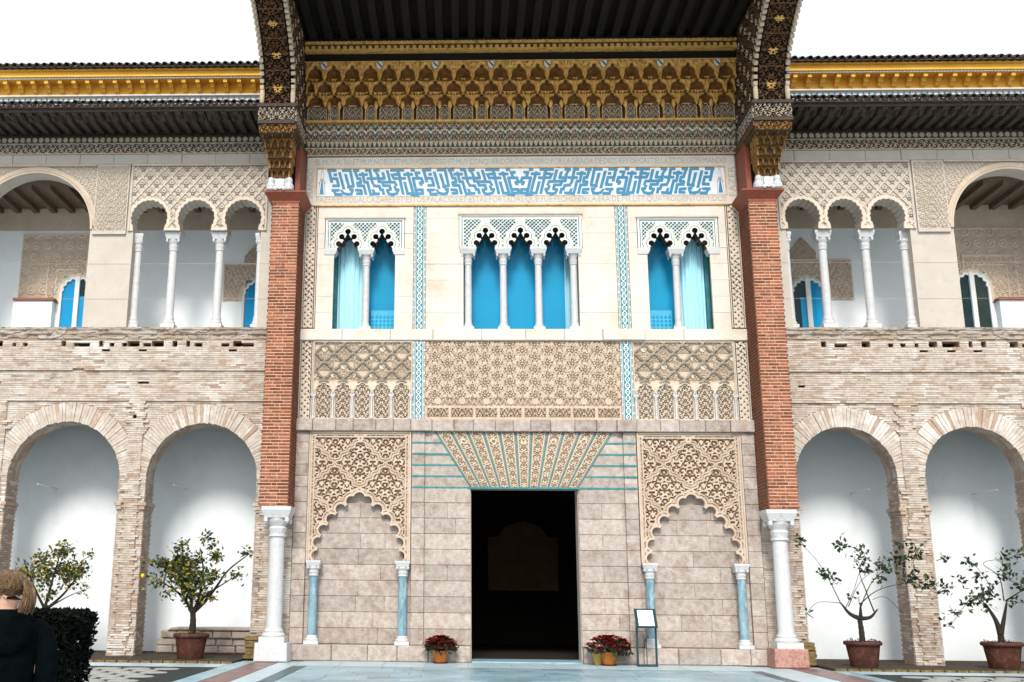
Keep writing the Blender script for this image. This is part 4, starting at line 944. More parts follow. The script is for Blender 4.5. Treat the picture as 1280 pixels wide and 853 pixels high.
    for t in (seb[0]+.16, seb[1]-.20): column(Wg, s*t, .30, 7.68, 10.168, .095, .46, .34, .13, name='engaged_column')
    # --- upper gallery
    g_ = MB(); bx(g_, 5.4, 15.3, 2.6, 2.75, 7.5, 10.98); bx(g_, 5.25, 5.4, .53, 2.6, 7.5, 11.8); bx(g_, 15.3, 15.5, .53, 2.6, 7.5, 11.8); bx(g_, 5.4, 15.3, .0, 2.6, 7.45, 7.6)
    gw = g_.build('gallery_wall', 'plaster_upper', Wg)
    g_ = MB(); bx(g_, 5.41, 15.29, 2.58, 2.75, 10.985, 11.75); g_.build('shaded_wall_top', 'stucco_warm', gw)  # top strip of the back wall, its shadow tint put into the tan colour
    g_ = MB(); bx(g_, 5.4, 15.3, .53, 2.6, 11.62, 11.75); ce = g_.build('gallery_ceiling', 'gallery_wood', gw)
    gb = MB().box(-.07, .07, .53, 2.57, 11.48, 11.618).mesh('ceiling_beam'); gb.materials.append(M['gallery_wood'])
    for i in range(20): inst('ceiling_beam', gb, ce, (s*(5.7+i*.5), 0, 0))
    for (c, hw, ztop, t0, t1, z0, z1, frieze, loz) in gal:
        zs_ = ztop-hw*.95
        def ga(T, Z, c=c, hw=hw, zs_=zs_): return smin(np.hypot(T-c, (Z-zs_)*1.05)-hw-.02*np.cos(16*np.arctan2(Z-zs_, T-c)), rect(T, Z, c-hw, c+hw, 7, zs_))
        def gh(T, Z, c=c, ga=ga, t0=t0, t1=t1, z1=z1, frieze=frieze):
            e = smin(T-t0, t1-T, z1-Z); a = .03*arab(np.abs(T-c), Z, .20)
            if frieze:
                u = (T-c)/.32; v = Z/.32; ro = np.hypot(u-np.round(u), v-np.round(v)); k = .03*(np.maximum(line(ro-.3, .07, .03), ss(.2, .1, ro)))
                a = np.where((e < .75) , k, a); a = np.where((e > .75) & (e < .80) | ((e > 1.0) & (e < 1.04)), .035, a)
            a = np.where(e < .04, .035, a); return np.where(ga(T, Z) < .10, .04, a)
        rel('window_surround', ['carved_pale', 'carved'], t0, t1, z0, z1, .016, 2.59, gh, ga, .06, lambda T, Z, gh=gh: (gh(T, Z) < .008).astype(int), parent=gw)
        if frieze:
            w_ = MB(); bx(w_, c-hw-.62, c-hw-.10, 2.30, 2.6, 7.6, 8.93); w_.build('parapet', 'plaster', gw); w_ = MB(); bx(w_, c+hw+.10, t1, 2.30, 2.6, 7.6, 8.93); w_.build('parapet', 'plaster', gw)
            w_ = MB(); bx(w_, c-hw-.68, c-hw-.06, 2.24, 2.6, 8.935, 9.0); w_.build('moulding', 'red_wood', gw); w_ = MB(); bx(w_, c+hw+.06, t1, 2.24, 2.6, 8.935, 9.0); w_.build('moulding', 'red_wood', gw)
        if loz:
            rel('carved_lozenge', ['carved_pale', 'carved'], loz-.36, loz+.36, z1+.02, z1+.62, .016, 2.58, lambda T, Z: .03*arab(np.abs(T-loz), Z, .14), lambda T, Z: .36-np.abs(T-loz)-np.maximum(0, Z-z1-.2)*.85, .03, lambda T, Z: (arab(np.abs(T-loz), Z, .14) < .4).astype(int), parent=gw)
        d_ = MB(); bx(d_, c-hw, c-hw+.06, 2.50, 2.57, 7.6, zs_); bx(d_, c+hw-.06, c+hw, 2.50, 2.57, 7.6, zs_); bx(d_, c-.06, c+.06, 2.48, 2.57, 7.6, ztop-.02)
        gd = d_.build('window_frame', 'white_paint', gw)
        def ringw(T, Z, c=c, hw=hw, zs_=zs_, ga=ga): return np.minimum(-ga(T, Z), ga(T, Z)+.07)
        rel('arched_frame', ['white_paint'], c-hw, c+hw, zs_, ztop+.03, .012, 2.51, None, ringw, .06, parent=gd)
        p_ = MB(); bx(p_, c-hw+.06, c+hw-.06, 2.55, 2.556, 7.6, ztop); p_.build('pane', 'glass', gd)
        p_ = MB(); bx(p_, c-hw+.06, c-.06, 2.575, 2.59, 7.6, ztop); p_.build('dark_interior', 'room', gd)
        p_ = MB(); bx(p_, c+.06, c+hw-.06, 2.575, 2.589, 7.6, ztop)
        if not (s > 0 and frieze): bx(p_, c-hw*.45, c-.06, 2.562, 2.572, 7.6, zs_-.1)
        p_.build('blind', 'room_far' if s > 0 and frieze else 'blind', gd)
    for z in (8.42, 9.32):
        w_ = MB(); w_.tube([(s*5.9, -.012, z), (s*T1_, -.012, z)], .003, 5); w_.build('cable', 'stucco', Wg)
    # --- eaves: carved bands, dark rafters, tiles
    hb1 = lambda T, Z: .03*np.maximum(arab(T, Z, .19), (np.minimum(Z-12.205, 12.50-Z) < .03)*1.)
    rel('carved_cornice', ['cornice_carving', 'grey_wood', 'poly_light'], 5.95, T1_, 12.205, 12.50, .0135, -.06, hb1, None, .16, lambda T, Z: np.where(hb1(T, Z) < .012, 1, np.where(Z < 12.36, 2, 0)))
    hb2 = lambda T, Z: .03*(np.hypot(((T/.16) % 1-.5)*.16, Z-12.58) < .065)
    rel('scalloped_cornice', ['cornice_carving', 'grey_wood'], 5.95, T1_, 12.502, 12.68, .0135, -.10, hb2, None, .2, lambda T, Z: (hb2(T, Z) < .01).astype(int))
    wh = MB(); bx(wh, 5.95, T1_, .06, .4, 12.0, 12.859); wh.build('wall_head', 'grey_wood', Wg)
    sf = MB(); bx(sf, 6.28, T1_, -1.42, .1, 12.86, 12.90); soff = sf.build('eave_boards', 'grey_wood', Wg)
    fa_ = MB(); bx(fa_, 6.28, T1_, -1.46, -1.42, 12.80, 12.92); fa_.build('fascia', 'grey_wood', Wg)
    rm = MB(); rm.prism_x([(-1.415, 12.79), (-1.33, 12.76), (-1.2, 12.80), (-1.05, 12.775), (.02, 12.77), (.02, 12.858), (-1.415, 12.858)], -.065, .065); rme = rm.mesh('rafter'); rme.materials.append(M['grey_wood'])
    for i in range(29): inst('rafter', rme, soff, (s*(6.42+i*.285), 0, 0))
    tl = MB(); n = 8
    for L, r0_, r1_ in ((.62, .078, .068),):
        vs = []; 
        for y, r in ((0, r0_), (L, r1_)):
            for i in range(n+1): a = PI*i/n; vs.append((r*math.cos(a), y, r*math.sin(a)*1.05))
            for i in range(n+1): a = PI*i/n; vs.append(((r-.016)*math.cos(a), y, (r-.016)*math.sin(a)*1.05))
        m1 = n+1; fs = []
        for i in range(n):
            fs += [(i, i+1, 2*m1+i+1, 2*m1+i), (m1+i, 3*m1+i, 3*m1+i+1, m1+i+1), (i, m1+i, m1+i+1, i+1)]
        tl.add(vs, fs)
    tme = tl.mesh('roof_tile', True); tme.materials.append(M['roof_clay'])
    def eave_tiles(y, z, pitch, slope, t0, mesh_bed, depth, lift=.0):
        bed = MB(); x0, x1 = sorted((s*t0, s*T1_)); bed.hexa([(x0, y+.05, z-.09+lift), (x1, y+.05, z-.09+lift), (x1, y+depth, z-.09+lift+slope*(depth-.05)), (x0, y+depth, z-.09+lift+slope*(depth-.05)), (x0, y+.05, z-.05+lift), (x1, y+.05, z-.05+lift), (x1, y+depth, z-.05+lift+slope*(depth-.05)), (x0, y+depth, z-.05+lift+slope*(depth-.05))])
        roof = bed.build('roof', 'roof_clay', Wg); i = 0; rot = math.atan(slope)
        while t0+.1+i*pitch < T1_:
            inst('roof_tile', tme, roof, (s*(t0+.1+i*pitch), y+random.uniform(-.015, .015), z+.012+jit()*.8), (rot, random.uniform(-.06, .06), random.uniform(-.03, .03)))
            o_ = inst('roof_tile', tme, roof, (s*(t0+.1+(i+.5)*pitch), y+.03+random.uniform(-.01, .01), z+.03+lift*.9), (rot, PI, 0)); o_.name = 'pan_tile'
            i += 1
    eave_tiles(-1.60, 12.94, .196, .38, 6.30, None, 4.1, .02)
    # --- set-back top storey with yellow bracket cornice
    up = MB(); bx(up, 6.0, T1_+1, 2.5, 3.2, 13.6, 14.895); us = up.build('top_storey', 'white_paint', Wg)
    u2 = MB(); bx(u2, 6.0, T1_+1, 2.46, 3.2, 14.9, 15.34); u2.build('yellow_wall', 'yellow_paint', us)
    tri = MB(); t = 6.3
    while t < T1_:
        x = s*t; tri.prism([(x-.065, 14.74), (x+.065, 14.74), (x+.03, 14.80), (x+.014, 14.87), (x-.014, 14.87), (x-.03, 14.80)], 2.49, 2.505); t += .157
    tri.build('tile_triangles', 'tile_blue', us)
    l_ = MB(); bx(l_, 6.0, T1_, 2.40, 2.46, 14.898, 14.935); bx(l_, 6.0, T1_, 2.03, 2.06, 15.255, 15.30); bx(l_, 6.0, T1_, 2.44, 2.5, 14.66, 14.69); l_.build('string_moulding', 'white_paint', us)
    l_ = MB(); bx(l_, 6.0, T1_, 2.061, 2.46, 15.256, 15.30); bx(l_, 6.0, T1_, 1.98, 3.0, 15.301, 15.45); bx(l_, 6.0, T1_, 1.90, 3.0, 15.4505, 15.50); l_.build('corona', 'yellow_paint', us)
    cbm = MB().prism_x([(2.46, 14.98), (2.38, 15.0), (2.33, 15.07), (2.26, 15.08), (2.22, 15.15), (2.10, 15.16), (2.08, 15.253), (2.46, 15.253)], -.055, .055).mesh('cornice_bracket'); cbm.materials.append(M['yellow_paint'])
    i = 0
    while 6.5+i*.39 < T1_: inst('cornice_bracket', cbm, us, (s*(6.5+i*.39), 0, 0)); i += 1
    dn = MB(); t = 6.2
    while t < T1_: bx(dn, t, t+.045, 2.022, 2.031, 15.262, 15.293); t += .09
    dn.build('dentil_row', 'letter', us, kind='stuff')
    eave_tiles(1.74, 15.53, .212, .36, 6.0, None, 2.2, .055)
    if s < 0:
        bn = MB(); bx(bn, 6.3, 8.7, 1.42, 2.14, .05, .55); be = bn.build('low_bench', 'brick_mortar', Wg)
        for k in range(3):
            t = 6.32+random.uniform(0, .2)
            while t < 8.55-(.12 if k == 2 else 0):
                L = random.uniform(.34, .6); x0, x1 = sorted((s*t, s*min(t+L, 8.78))); q = random.uniform(-.02, .02)
                MB().block(x0+.006, x1-.006, x0+.01, x1-.01, .05+k*.17, .05+(k+1)*.17-.008+q*.4, 1.33+q-(.05 if k == 2 else 0), 2.13, .025).build('bench_stone', 'bench_stone', be); t += L
        MB().block(-8.5, -6.33, -8.42, -6.33, .565, .63, 1.24, 2.135, .02).build('bench_top', 'bench_stone', be)
    st = MB()
    for k in range(6): bx(st, 6.0, 6.33+random.uniform(-.03, .03), -.40+random.uniform(-.03, .03), -.06, .04+k*.08, .113+k*.08)
    st.build('mossy_footing', 'moss', Wg)
    return Wg

wing(-1, 'left arcaded wing of old pale brick with carved upper gallery and tiled eave', [(7.62, 1.33), (10.94, 1.36), (14.26, 1.34)], 4.03, (6.35, 9.82), (7.53, 8.71), (6.93, 8.12, 9.31), .455,
     (9.82, 10.79), (12.3, 1.5, 10.22), [(9.02, 9.30, 6.28, 6.36), (12.68, 12.9, 6.27, 6.36), (9.27, 9.36, 5.46, 5.55)],
     [(11.86, .47, 9.66, 10.9, 13.5, 8.95, 10.88, True, 0), (6.9, .45, 9.56, 5.7, 7.9, 8.98, 10.03, False, 7.0)])
wing(1, 'right arcaded wing of whitewashed brick with carved upper gallery and tiled eave', [(7.46, 1.16), (10.42, 1.175), (13.38, 1.16)], 4.17, (6.38, 9.62), (7.42, 8.46), (6.92, 7.95, 8.98), .42,
     (9.62, 10.52), (12.05, 1.5, 10.2), [(6.5, 6.66, 6.23, 6.30)],
     [(11.92, .46, 9.75, 11.0, 13.9, 8.95, 10.98, True, 0), (7.66, .45, 9.6, 6.8, 8.86, 9.0, 10.12, False, 7.6)])

# ================================================================== GROUND
g_ = MB(); g_.add([(-300, -300, -.06), (300, -300, -.06), (300, 300, -.06), (-300, 300, -.06)], [(0, 1, 2, 3)]); gr = g_.build('ground', 'paving_joint'); gr['kind'] = 'structure'
cy_ = MB(); cy_.box(-40, 40, -60, .05, -.055, -.012); court = cy_.build('courtyard_paving', 'paving_joint'); court['kind'] = 'structure'
def slab(x0, x1, y0, y1, m, nm='paving_slab', z=.0):
    c = .006; z = z+random.uniform(-.0015, .0015); b = MB()
    b.add([(x0+c, y0+c, -.0118), (x1-c, y0+c, -.0118), (x1-c, y1-c, -.0118), (x0+c, y1-c, -.0118), (x0+c, y0+c, z), (x1-c, y0+c, z), (x1-c, y1-c, z), (x0+c, y1-c, z)], [(0, 1, 5, 4), (1, 2, 6, 5), (2, 3, 7, 6), (3, 0, 4, 7), (4, 5, 6, 7)])
    return b.build(nm, m, court)
y = -2.10; row = 0
while y > -8.4:
    d = random.choice([.42, .5, .6]); x = -4.72-(random.random()*.8)
    while x < 4.5:
        w = random.choice([.6, .8, 1.0, 1.1]); a, b = max(x, -4.71), min(x+w, 4.51)
        if b-a > .06: slab(a, b, y-d, y, 'paving')
        x += w
    y -= d
x = -4.99
while x < 4.75: slab(x, min(x+.92, 4.75), -2.03, -.26, 'paving_white'); x += .92
slab(-4.71, 4.51, -2.095, -2.035, 'paving_dark', 'dark_strip')
for s_, bands in ((-1, ((-4.99, -4.715, 'paving_dark', -2.036), (-5.46, -4.995, 'paving_white', -1.03), (-6.0, -5.465, 'paving_red', -1.03), (-6.42, -6.005, 'paving', -1.03), (-6.86, -6.425, 'pebble_dark', -2.77))),
                  (1, ((4.515, 4.75, 'paving_dark', -2.036), (4.755, 5.58, 'paving_white', -1.03), (5.585, 6.27, 'paving_red', -1.03), (6.275, 6.62, 'paving', -1.6), (6.625, 7.0, 'pebble_dark', -2.5)))):
    for a, b, m_, y0 in bands:
        y = y0
        while y > -12:
            slab(a, b, y-1.1, y, m_, 'border_slab'); y -= 1.1
    ys = (-1.72, -2.765) if s_ < 0 else (-1.66, -2.5); t = 6.43 if s_ < 0 else 6.63
    while t < 18: a, b = sorted((s_*t, s_*(t+1.2))); slab(a, b, ys[1], ys[0], 'paving_white', 'border_slab'); t += 1.2
    e0 = 6.865 if s_ < 0 else 7.005
    a, b = sorted((s_*e0, s_*18)); slab(a, b, -12, ys[1]-.004, 'pebble_dark', 'pebble_bed', -.002)
    ro = MB(); ro.lathe([(.27, -.003), (.262, .004)], (0, 0, 0), 14); rom = ro.mesh('pebble_roundel'); rom.materials.append(M['pebble_light'])
    for i in range(14):
        for j in range(9):
            xx = e0+.45+i*.60+(.3 if j % 2 else 0); yy = ys[1]-.72-j*.52
            if xx < 15: inst('pebble_roundel', rom, court, (s_*xx, yy, 0), scale=(random.uniform(.95, 1.05), .95, 1))
    l_ = MB(); a, b = sorted((s_*6.36, s_*18)); l_.box(a, b, -1.55, 2.2, -.05, .045); ld = l_.build('ledge', 'earth'); ld['kind'] = 'structure'
    eb = MB(); t = 6.37
    while t < 16: a, b = sorted((s_*t, s_*(t+.235))); eb.box(a+.008, b-.008, -1.64+random.uniform(-.01, .01), -1.551, -.011, .04+random.uniform(-.006, .006)); t += .25
    eb.build('edging_bricks', 'moss', ld, kind='stuff')
# sky is the world; a small opaque horizon is not needed because the palace fills the view

# ================================================================== PLANTS AND SMALL THINGS
def leaf_add(mb, p, size, m, up=.3):
    d = Vector((random.gauss(0, 1), random.gauss(0, 1), random.gauss(up, .7))).normalized(); n = d.cross(Vector((random.gauss(0, 1), random.gauss(0, 1), random.gauss(0, 1)))).normalized()
    p = Vector(p); L = size*random.uniform(.7, 1.15); w = L*.30; k = d.cross(n)*L*.10
    mb.add([p, p+d*L*.5+n*w+k, p+d*L, p+d*L*.5-n*w+k], [(0, 1, 2), (0, 2, 3)], m)
def pot_big(parent, r, hgt, mt='terra'):
    b = MB(); k = r
    b.lathe([(k*.70, 0), (k*.74, .03), (k*.80, hgt*.35), (k*.805, hgt*.37), (k*.81, hgt*.39), (k*.90, hgt*.80), (k*.92, hgt*.84), (k*1.02, hgt*.86), (k*1.04, hgt*.93), (k*1.0, hgt), (k*.9, hgt), (k*.88, hgt*.90)], (0, 0, 0), 32, cap=False)
    b.lathe([(0.01, .0), (k*.7, .001)], (0, 0, 0), 32, cap=False)
    po = b.build('pot', mt, parent, smooth=True)
    e = MB().lathe([(k*.89, hgt*.905), (.01, hgt*.93)], (0, 0, 0), 24, cap=False).build('soil', 'earth', parent); return po
def curve(pts, n=8):
    P = [Vector(p) for p in pts]; out = []
    Q = [P[0]]+P+[P[-1]]
    for i in range(1, len(Q)-2):
        for j in range(n):
            t = j/n; a, b, c, d = Q[i-1], Q[i], Q[i+1], Q[i+2]
            out.append(.5*((2*b)+(c-a)*t+(2*a-5*b+4*c-d)*t*t+(3*b-a-3*c+d)*t**3))
    return out+[P[-1]]
def tree(label, loc, pr, ph, trunk, limbs, clusters, leafmix, dens, size, flowers, group='potted lemon trees under the arcades', dom=None):
    T = thing('potted_tree', label, 'potted tree', loc, group)
    pot_big(T, pr, ph)
    tk = MB(); c_ = curve(trunk[0]); tk.tube(c_, [trunk[1]*(1-.35*i/len(c_))+.004*math.sin(i*2.1) for i in range(len(c_))], 9)
    for pts_, r in limbs:
        p_ = curve([Vector(q)+Vector((0, random.uniform(-.05, .05), 0)) for q in pts_], 6); tk.tube(p_, [max((r*.75 if r < .035 else r*.95)*(1-.92*i/len(p_))**(1.3 if r < .035 else .8), .005) for i in range(len(p_))], 6)
    lv = MB(); tw = MB()
    for (p, rad, n) in clusters:
        p = Vector(p)
        for _ in range(int(n*dens)):
            d = Vector((random.gauss(0, .48), random.gauss(0, .48), random.gauss(0, .42)))*rad
            leaf_add(lv, p+d, size, random.choices(range(len(leafmix)), [w for _, w in leafmix])[0])
        for _ in range(max(2, int(n*dens/7))):
            q = p+Vector((random.gauss(0, .5), random.gauss(0, .5), random.gauss(0, .45)))*rad
            tw.tube([p-Vector((p.x*.12, 0, .1)), (p+q)/2, q], [.007, .005, .003], 4)
    tr = tk.build('trunk', 'bark', T, smooth=True); tw.build('twigs', 'bark', tr, kind='stuff')
    lv.build('crown', [k for k, _ in leafmix], T)
    fl = MB()
    for _ in range(46):
        a, r = random.random()*2*PI, pr*.85*math.sqrt(random.random()); p = (r*math.cos(a), r*math.sin(a), ph*.93+random.random()*.06)
        leaf_add(fl, p, .06, 0 if random.random() < flowers[1] else 1, 1.2)
    fl.build('underplanting', flowers[0], T, kind='stuff')
    return T
# trees with the fuller yellow-green crowns, left
def rnd_clusters(c, rx, rz, n, rad, cnt):
    out = []
    for _ in range(n):
        a = random.random()*2*PI; r = random.random()**.5
        out.append(((c[0]+rx*r*math.cos(a), random.uniform(-.45, .45), c[2]+rz*r*math.sin(a)), rad*random.uniform(.7, 1.2), cnt*random.uniform(.6, 1.3)))
    return out
fullmix = [('leaf_olive', 5), ('leaf_dark', 4), ('leaf_yellow', 2.2)]
tA = tree('bushy lemon tree in a brown clay pot before the low stone bench', (-7.45, -.85, .045), .385, .535, ([(0, 0, .45), (.02, 0, .75), (.0, .0, 1.02)], .085),
     [([(0, 0, .95), (-.15, 0, 1.2), (-.28, 0, 1.35), (-.8, .1, 1.65)], .05), ([(0, 0, .98), (-.1, -.1, 1.5), (-.3, -.2, 2.1)], .045), ([(.02, 0, 1.0), (.1, .1, 1.3), (.15, .1, 1.9), (.05, .1, 2.4)], .05),
      ([(.03, 0, 1.0), (.25, 0, 1.2), (.5, -.1, 1.5), (.75, 0, 1.9), (1.2, 0, 2.25)], .05), ([(0, 0, 1), (.3, -.1, 1.35), (.9, -.1, 1.75)], .035), ([(0, 0, 1), (-.5, .1, 1.5), (-1.0, .1, 2.0)], .03)],
     rnd_clusters((0, 0, 1.95), .85, .55, 24, .20, 24)+rnd_clusters((.05, 0, 1.65), .5, .4, 8, .22, 26)+[((-.85, 0, 1.65), .25, 26), ((-.6, 0, 1.4), .2, 16), ((1.15, 0, 2.28), .16, 12), ((.95, 0, 1.78), .17, 16), ((-.35, 0, 2.4), .2, 20), ((.2, 0, 2.6), .17, 16), ((0, 0, 1.3), .2, 14), ((.42, 0, 1.3), .15, 10), ((-1.05, 0, 2.05), .13, 9)],
     fullmix, 2.4, .11, (['leaf_yellow', 'leaf_olive'], .35))
le = MB(); le.lathe([(.01, -.05), (.035, -.03), (.045, 0), (.035, .03), (.01, .05)], (-1.17, -.05, 1.76), 10); le.build('lemon', 'lemon', tA, smooth=True)
tree('yellowing lemon tree rising behind the clipped hedge beside the woman', (-10.85, -.7, .045), .385, .535, ([(0, 0, .45), (.0, 0, .8), (.05, .0, 1.1)], .08),
     [([(0, 0, 1.0), (-.3, 0, 1.5), (-.6, 0, 2.1)], .04), ([(0, 0, 1.0), (.1, 0, 1.6), (.25, 0, 2.3)], .045), ([(.02, 0, 1.0), (.4, .1, 1.4), (.8, .1, 2.0)], .04), ([(.02, 0, 1.0), (.5, .1, 1.3), (1.0, .1, 1.5)], .03)],
     rnd_clusters((.15, 0, 1.75), .62, .55, 22, .2, 22)+[((-.6, 0, 1.9), .2, 18), ((.35, 0, 2.35), .2, 22), ((.78, 0, 1.95), .2, 18), ((-.75, 0, 1.75), .15, 12), ((.9, 0, 2.2), .12, 8), ((.85, 0, 1.45), .15, 10)],
     [('leaf_olive', 5), ('leaf_dark', 2.5), ('leaf_yellow', 3.6)], 2.2, .11, (['leaf_olive', 'leaf_dark'], .5))
sparse = [('leaf_dark', 8), ('leaf_olive', 1)]
tree('sparse lemon tree with long bare shoots in a clay pot, branch crossing the brick pillar', (7.22, -.85, .045), .39, .53, ([(0, 0, .45), (.0, 0, .75), (-.02, .0, 1.02)], .07),
     [([(-.02, 0, 1.0), (-.22, 0, 1.1), (-.4, 0, 1.32)], .06), ([(-.02, 0, 1.0), (.2, 0, 1.03), (.4, 0, 1.2)], .055), ([(0, 0, 1.05), (.02, 0, 1.3)], .045),
      ([(-.4, 0, 1.3), (-.6, 0, 1.8), (-.85, 0, 2.25), (-1.25, -.1, 2.62)], .016), ([(-.4, 0, 1.32), (-.9, 0, 1.33), (-1.15, 0, 1.1)], .011), ([(.3, 0, 1.15), (.15, -.05, 1.6), (.08, 0, 2.0), (.2, 0, 2.4), (-.25, 0, 2.55)], .022),
      ([(0, 0, 1.2), (.3, -.1, 1.8), (.8, -.35, 2.2), (1.35, -.4, 2.4)], .018), ([(.02, 0, 1.3), (.4, -.1, 1.6), (1.0, -.4, 1.75), (1.9, -.5, 1.68)], .018), ([(-.25, 0, 1.25), (.1, 0, 1.8), (.6, -.2, 2.15)], .014), ([(.3, 0, 1.4), (.6, 0, 1.45), (.95, 0, 1.1)], .009), ([(-.3, 0, 1.2), (-.1, 0, 1.6), (.05, 0, 1.95)], .013)],
     [((-1.25, -.1, 2.62), .16, 13), ((-.7, 0, 1.95), .18, 22), ((-.5, 0, 1.82), .14, 12), ((-.3, 0, 2.55), .2, 24), ((.12, 0, 2.4), .17, 16), ((.1, 0, 2.2), .18, 18), ((.2, 0, 2.0), .16, 18), ((.55, -.2, 2.12), .22, 30), ((.85, -.4, 2.2), .25, 36), ((1.2, -.45, 2.35), .2, 24), ((1.0, -.5, 1.85), .28, 46), ((1.35, -.5, 1.72), .22, 34), ((1.7, -.5, 1.66), .2, 22), ((.5, 0, 1.82), .15, 14), ((-1.15, 0, 1.1), .06, 4), ((1.8, -.45, 2.32), .1, 7), ((0, 0, 1.4), .15, 7), ((.95, -.4, 2.55), .16, 14)],
     sparse, 1.2, .125, (['pansy', 'leaf_dark'], .6))
tree('dark lemon tree with forked trunk in a clay pot at the far right', (10.18, -.85, .045), .42, .545, ([(0, 0, .45), (.0, 0, .6), (.0, .0, .78)], .085),
     [([(0, 0, .7), (-.08, 0, 1.0), (-.25, 0, 1.35)], .075), ([(.02, 0, .7), (.13, 0, 1.1), (.2, 0, 1.4)], .06), ([(-.25, 0, 1.3), (-.5, 0, 1.5), (-.95, 0, 1.0), (-1.1, 0, .85)], .016), ([(-.2, 0, 1.35), (-.1, 0, 1.7), (-.4, 0, 2.2)], .025), ([(.15, 0, 1.4), (.1, 0, 1.9), (-.2, 0, 2.2), (.5, 0, 2.35), (.9, 0, 2.75)], .018), ([(.2, 0, 1.4), (.7, 0, 1.7), (1.3, 0, 2.0)], .025), ([(.2, 0, 1.4), (.6, 0, 1.35), (1.0, 0, 1.2)], .012)],
     [((-.4, 0, 1.45), .28, 42), ((-.2, 0, 1.6), .25, 32), ((-.6, 0, 1.35), .2, 20), ((-.95, 0, 1.15), .15, 12), ((-1.1, 0, .92), .12, 8), ((-.3, 0, 1.95), .2, 20), ((.3, 0, 1.95), .28, 36), ((.25, 0, 2.25), .22, 26), ((.7, 0, 1.75), .3, 34), ((1.1, 0, 2.05), .25, 24), ((.9, 0, 2.6), .15, 10), ((.6, 0, 2.4), .13, 10), ((-.5, 0, 2.2), .14, 12), ((-.75, 0, 1.85), .13, 10), ((.35, 0, 1.4), .16, 14), ((1.2, 0, 1.65), .2, 16)],
     sparse, 1.2, .125, (['leaf_yellow', 'pansy'], .3))
# poinsettias
def poinsettia(label, loc, r, ph, rx, rz, extra):
    T = thing('potted_poinsettia', label, 'potted plant', loc, 'red poinsettias beside the doorway')
    b = MB(); b.lathe([(r*.66, .02), (r*.70, .03), (r*.93, ph*.8), (r*1.02, ph*.82), (r*1.02, ph), (r*.9, ph), (r*.86, ph*.88), (.01, ph*.88)], (0, 0, 0), 24, cap=False); b.build('pot', 'pot_orange', T, smooth=True)
    sc = MB(); sc.lathe([(.01, .0), (r*.85, .0), (r*.95, .025), (r*.85, .02), (.01, .015)], (0, 0, 0), 24, cap=False); sc.build('saucer', 'terra', T)
    lv = MB(); br_ = MB(); st_ = MB()
    for _ in range(80):
        a = random.random()*2*PI; e = random.uniform(.03, 1.12); c = Vector((rx*math.cos(a)*math.sin(e*1.6), rx*.8*math.sin(a)*math.sin(e*1.6), ph+.05+rz*math.cos(e*1.45)))
        st_.tube([(0, 0, ph*.9), c*.6+Vector((0, 0, ph*.3)), c], .006, 4)
        k = random.randint(6, 9); a0 = random.random()*6
        for i in range(k):
            t = a0+2*PI*i/k; L = random.uniform(.08, .125); d = Vector((math.cos(t), math.sin(t), random.uniform(-.2, .35))); q = Vector((-math.sin(t), math.cos(t), 0))*L*.32
            br_.add([c, c+d*L*.5+q+Vector((0, 0, .012)), c+d*L, c+d*L*.5-q+Vector((0, 0, .012))], [(0, 1, 2), (0, 2, 3)])
        for _ in range(5): leaf_add(lv, c-Vector((0, 0, .05))+Vector((random.gauss(0, .05), random.gauss(0, .05), -.03)), .10, 0, -.2)
    st_.build('stems', 'leaf_dark', T); lv.build('leaves', 'leaf_dark', T); br_.build('red_bracts', 'bract', T, kind='stuff')
    return T
poinsettia('small red poinsettia in an orange pot left of the doorway', (-1.93, -.62, .004), .185, .27, .31, .24, False)
poinsettia('wide red poinsettia in an orange pot right of the doorway', (1.76, -.66, .004), .19, .29, .44, .27, True)
yp = MB(); yp.lathe([(.10, 0), (.11, .01), (.145, .2), (.155, .2), (.155, .25), (.135, .25), (.12, .2), (.01, .2)], (0, 0, 0), 20, cap=False); ypo = yp.build('flower_pot', 'pot_yellow', None, smooth=True); ypo.location = (1.575, -.47, .004)
tag(ypo, 'small yellow flower pot half hidden behind the wide poinsettia', 'flower pot')
# information stand
I = thing('information_stand', 'dark teal metal reading stand with a sloping white notice before the right blue column', 'information stand', (2.58, -.80, .004))
b = MB(); b.box(-.215, .215, -.12, .12, 0, .03); b.build('base', 'iron_teal', I)
for q in (-1, 1):
    b = MB(); b.hexa([(q*.205-.02, -.03, .031), (q*.205+.02, -.03, .031), (q*.205+.02, .03, .031), (q*.205-.02, .03, .031), (q*.205-.02, -.03, .92), (q*.205+.02, -.03, .92), (q*.205+.02, .03, 1.0), (q*.205-.02, .03, 1.0)]); b.build('post', 'iron_teal', I)
b = MB(); b.box(-.008, .008, .02, .04, .031, .93); b.build('rear_post', 'iron', I)
tl_ = MB(); tl_.box(-.235, .235, -.25, .25, 0, .025); tp_ = tl_.build('tray', 'iron_teal', I); tp_.location = (0, 0, .99); tp_.rotation_euler = (math.radians(50), 0, 0)
pp = MB(); pp.box(-.17, .17, -.215, .205, .026, .030); pp = pp.build('notice', 'paper', tp_)
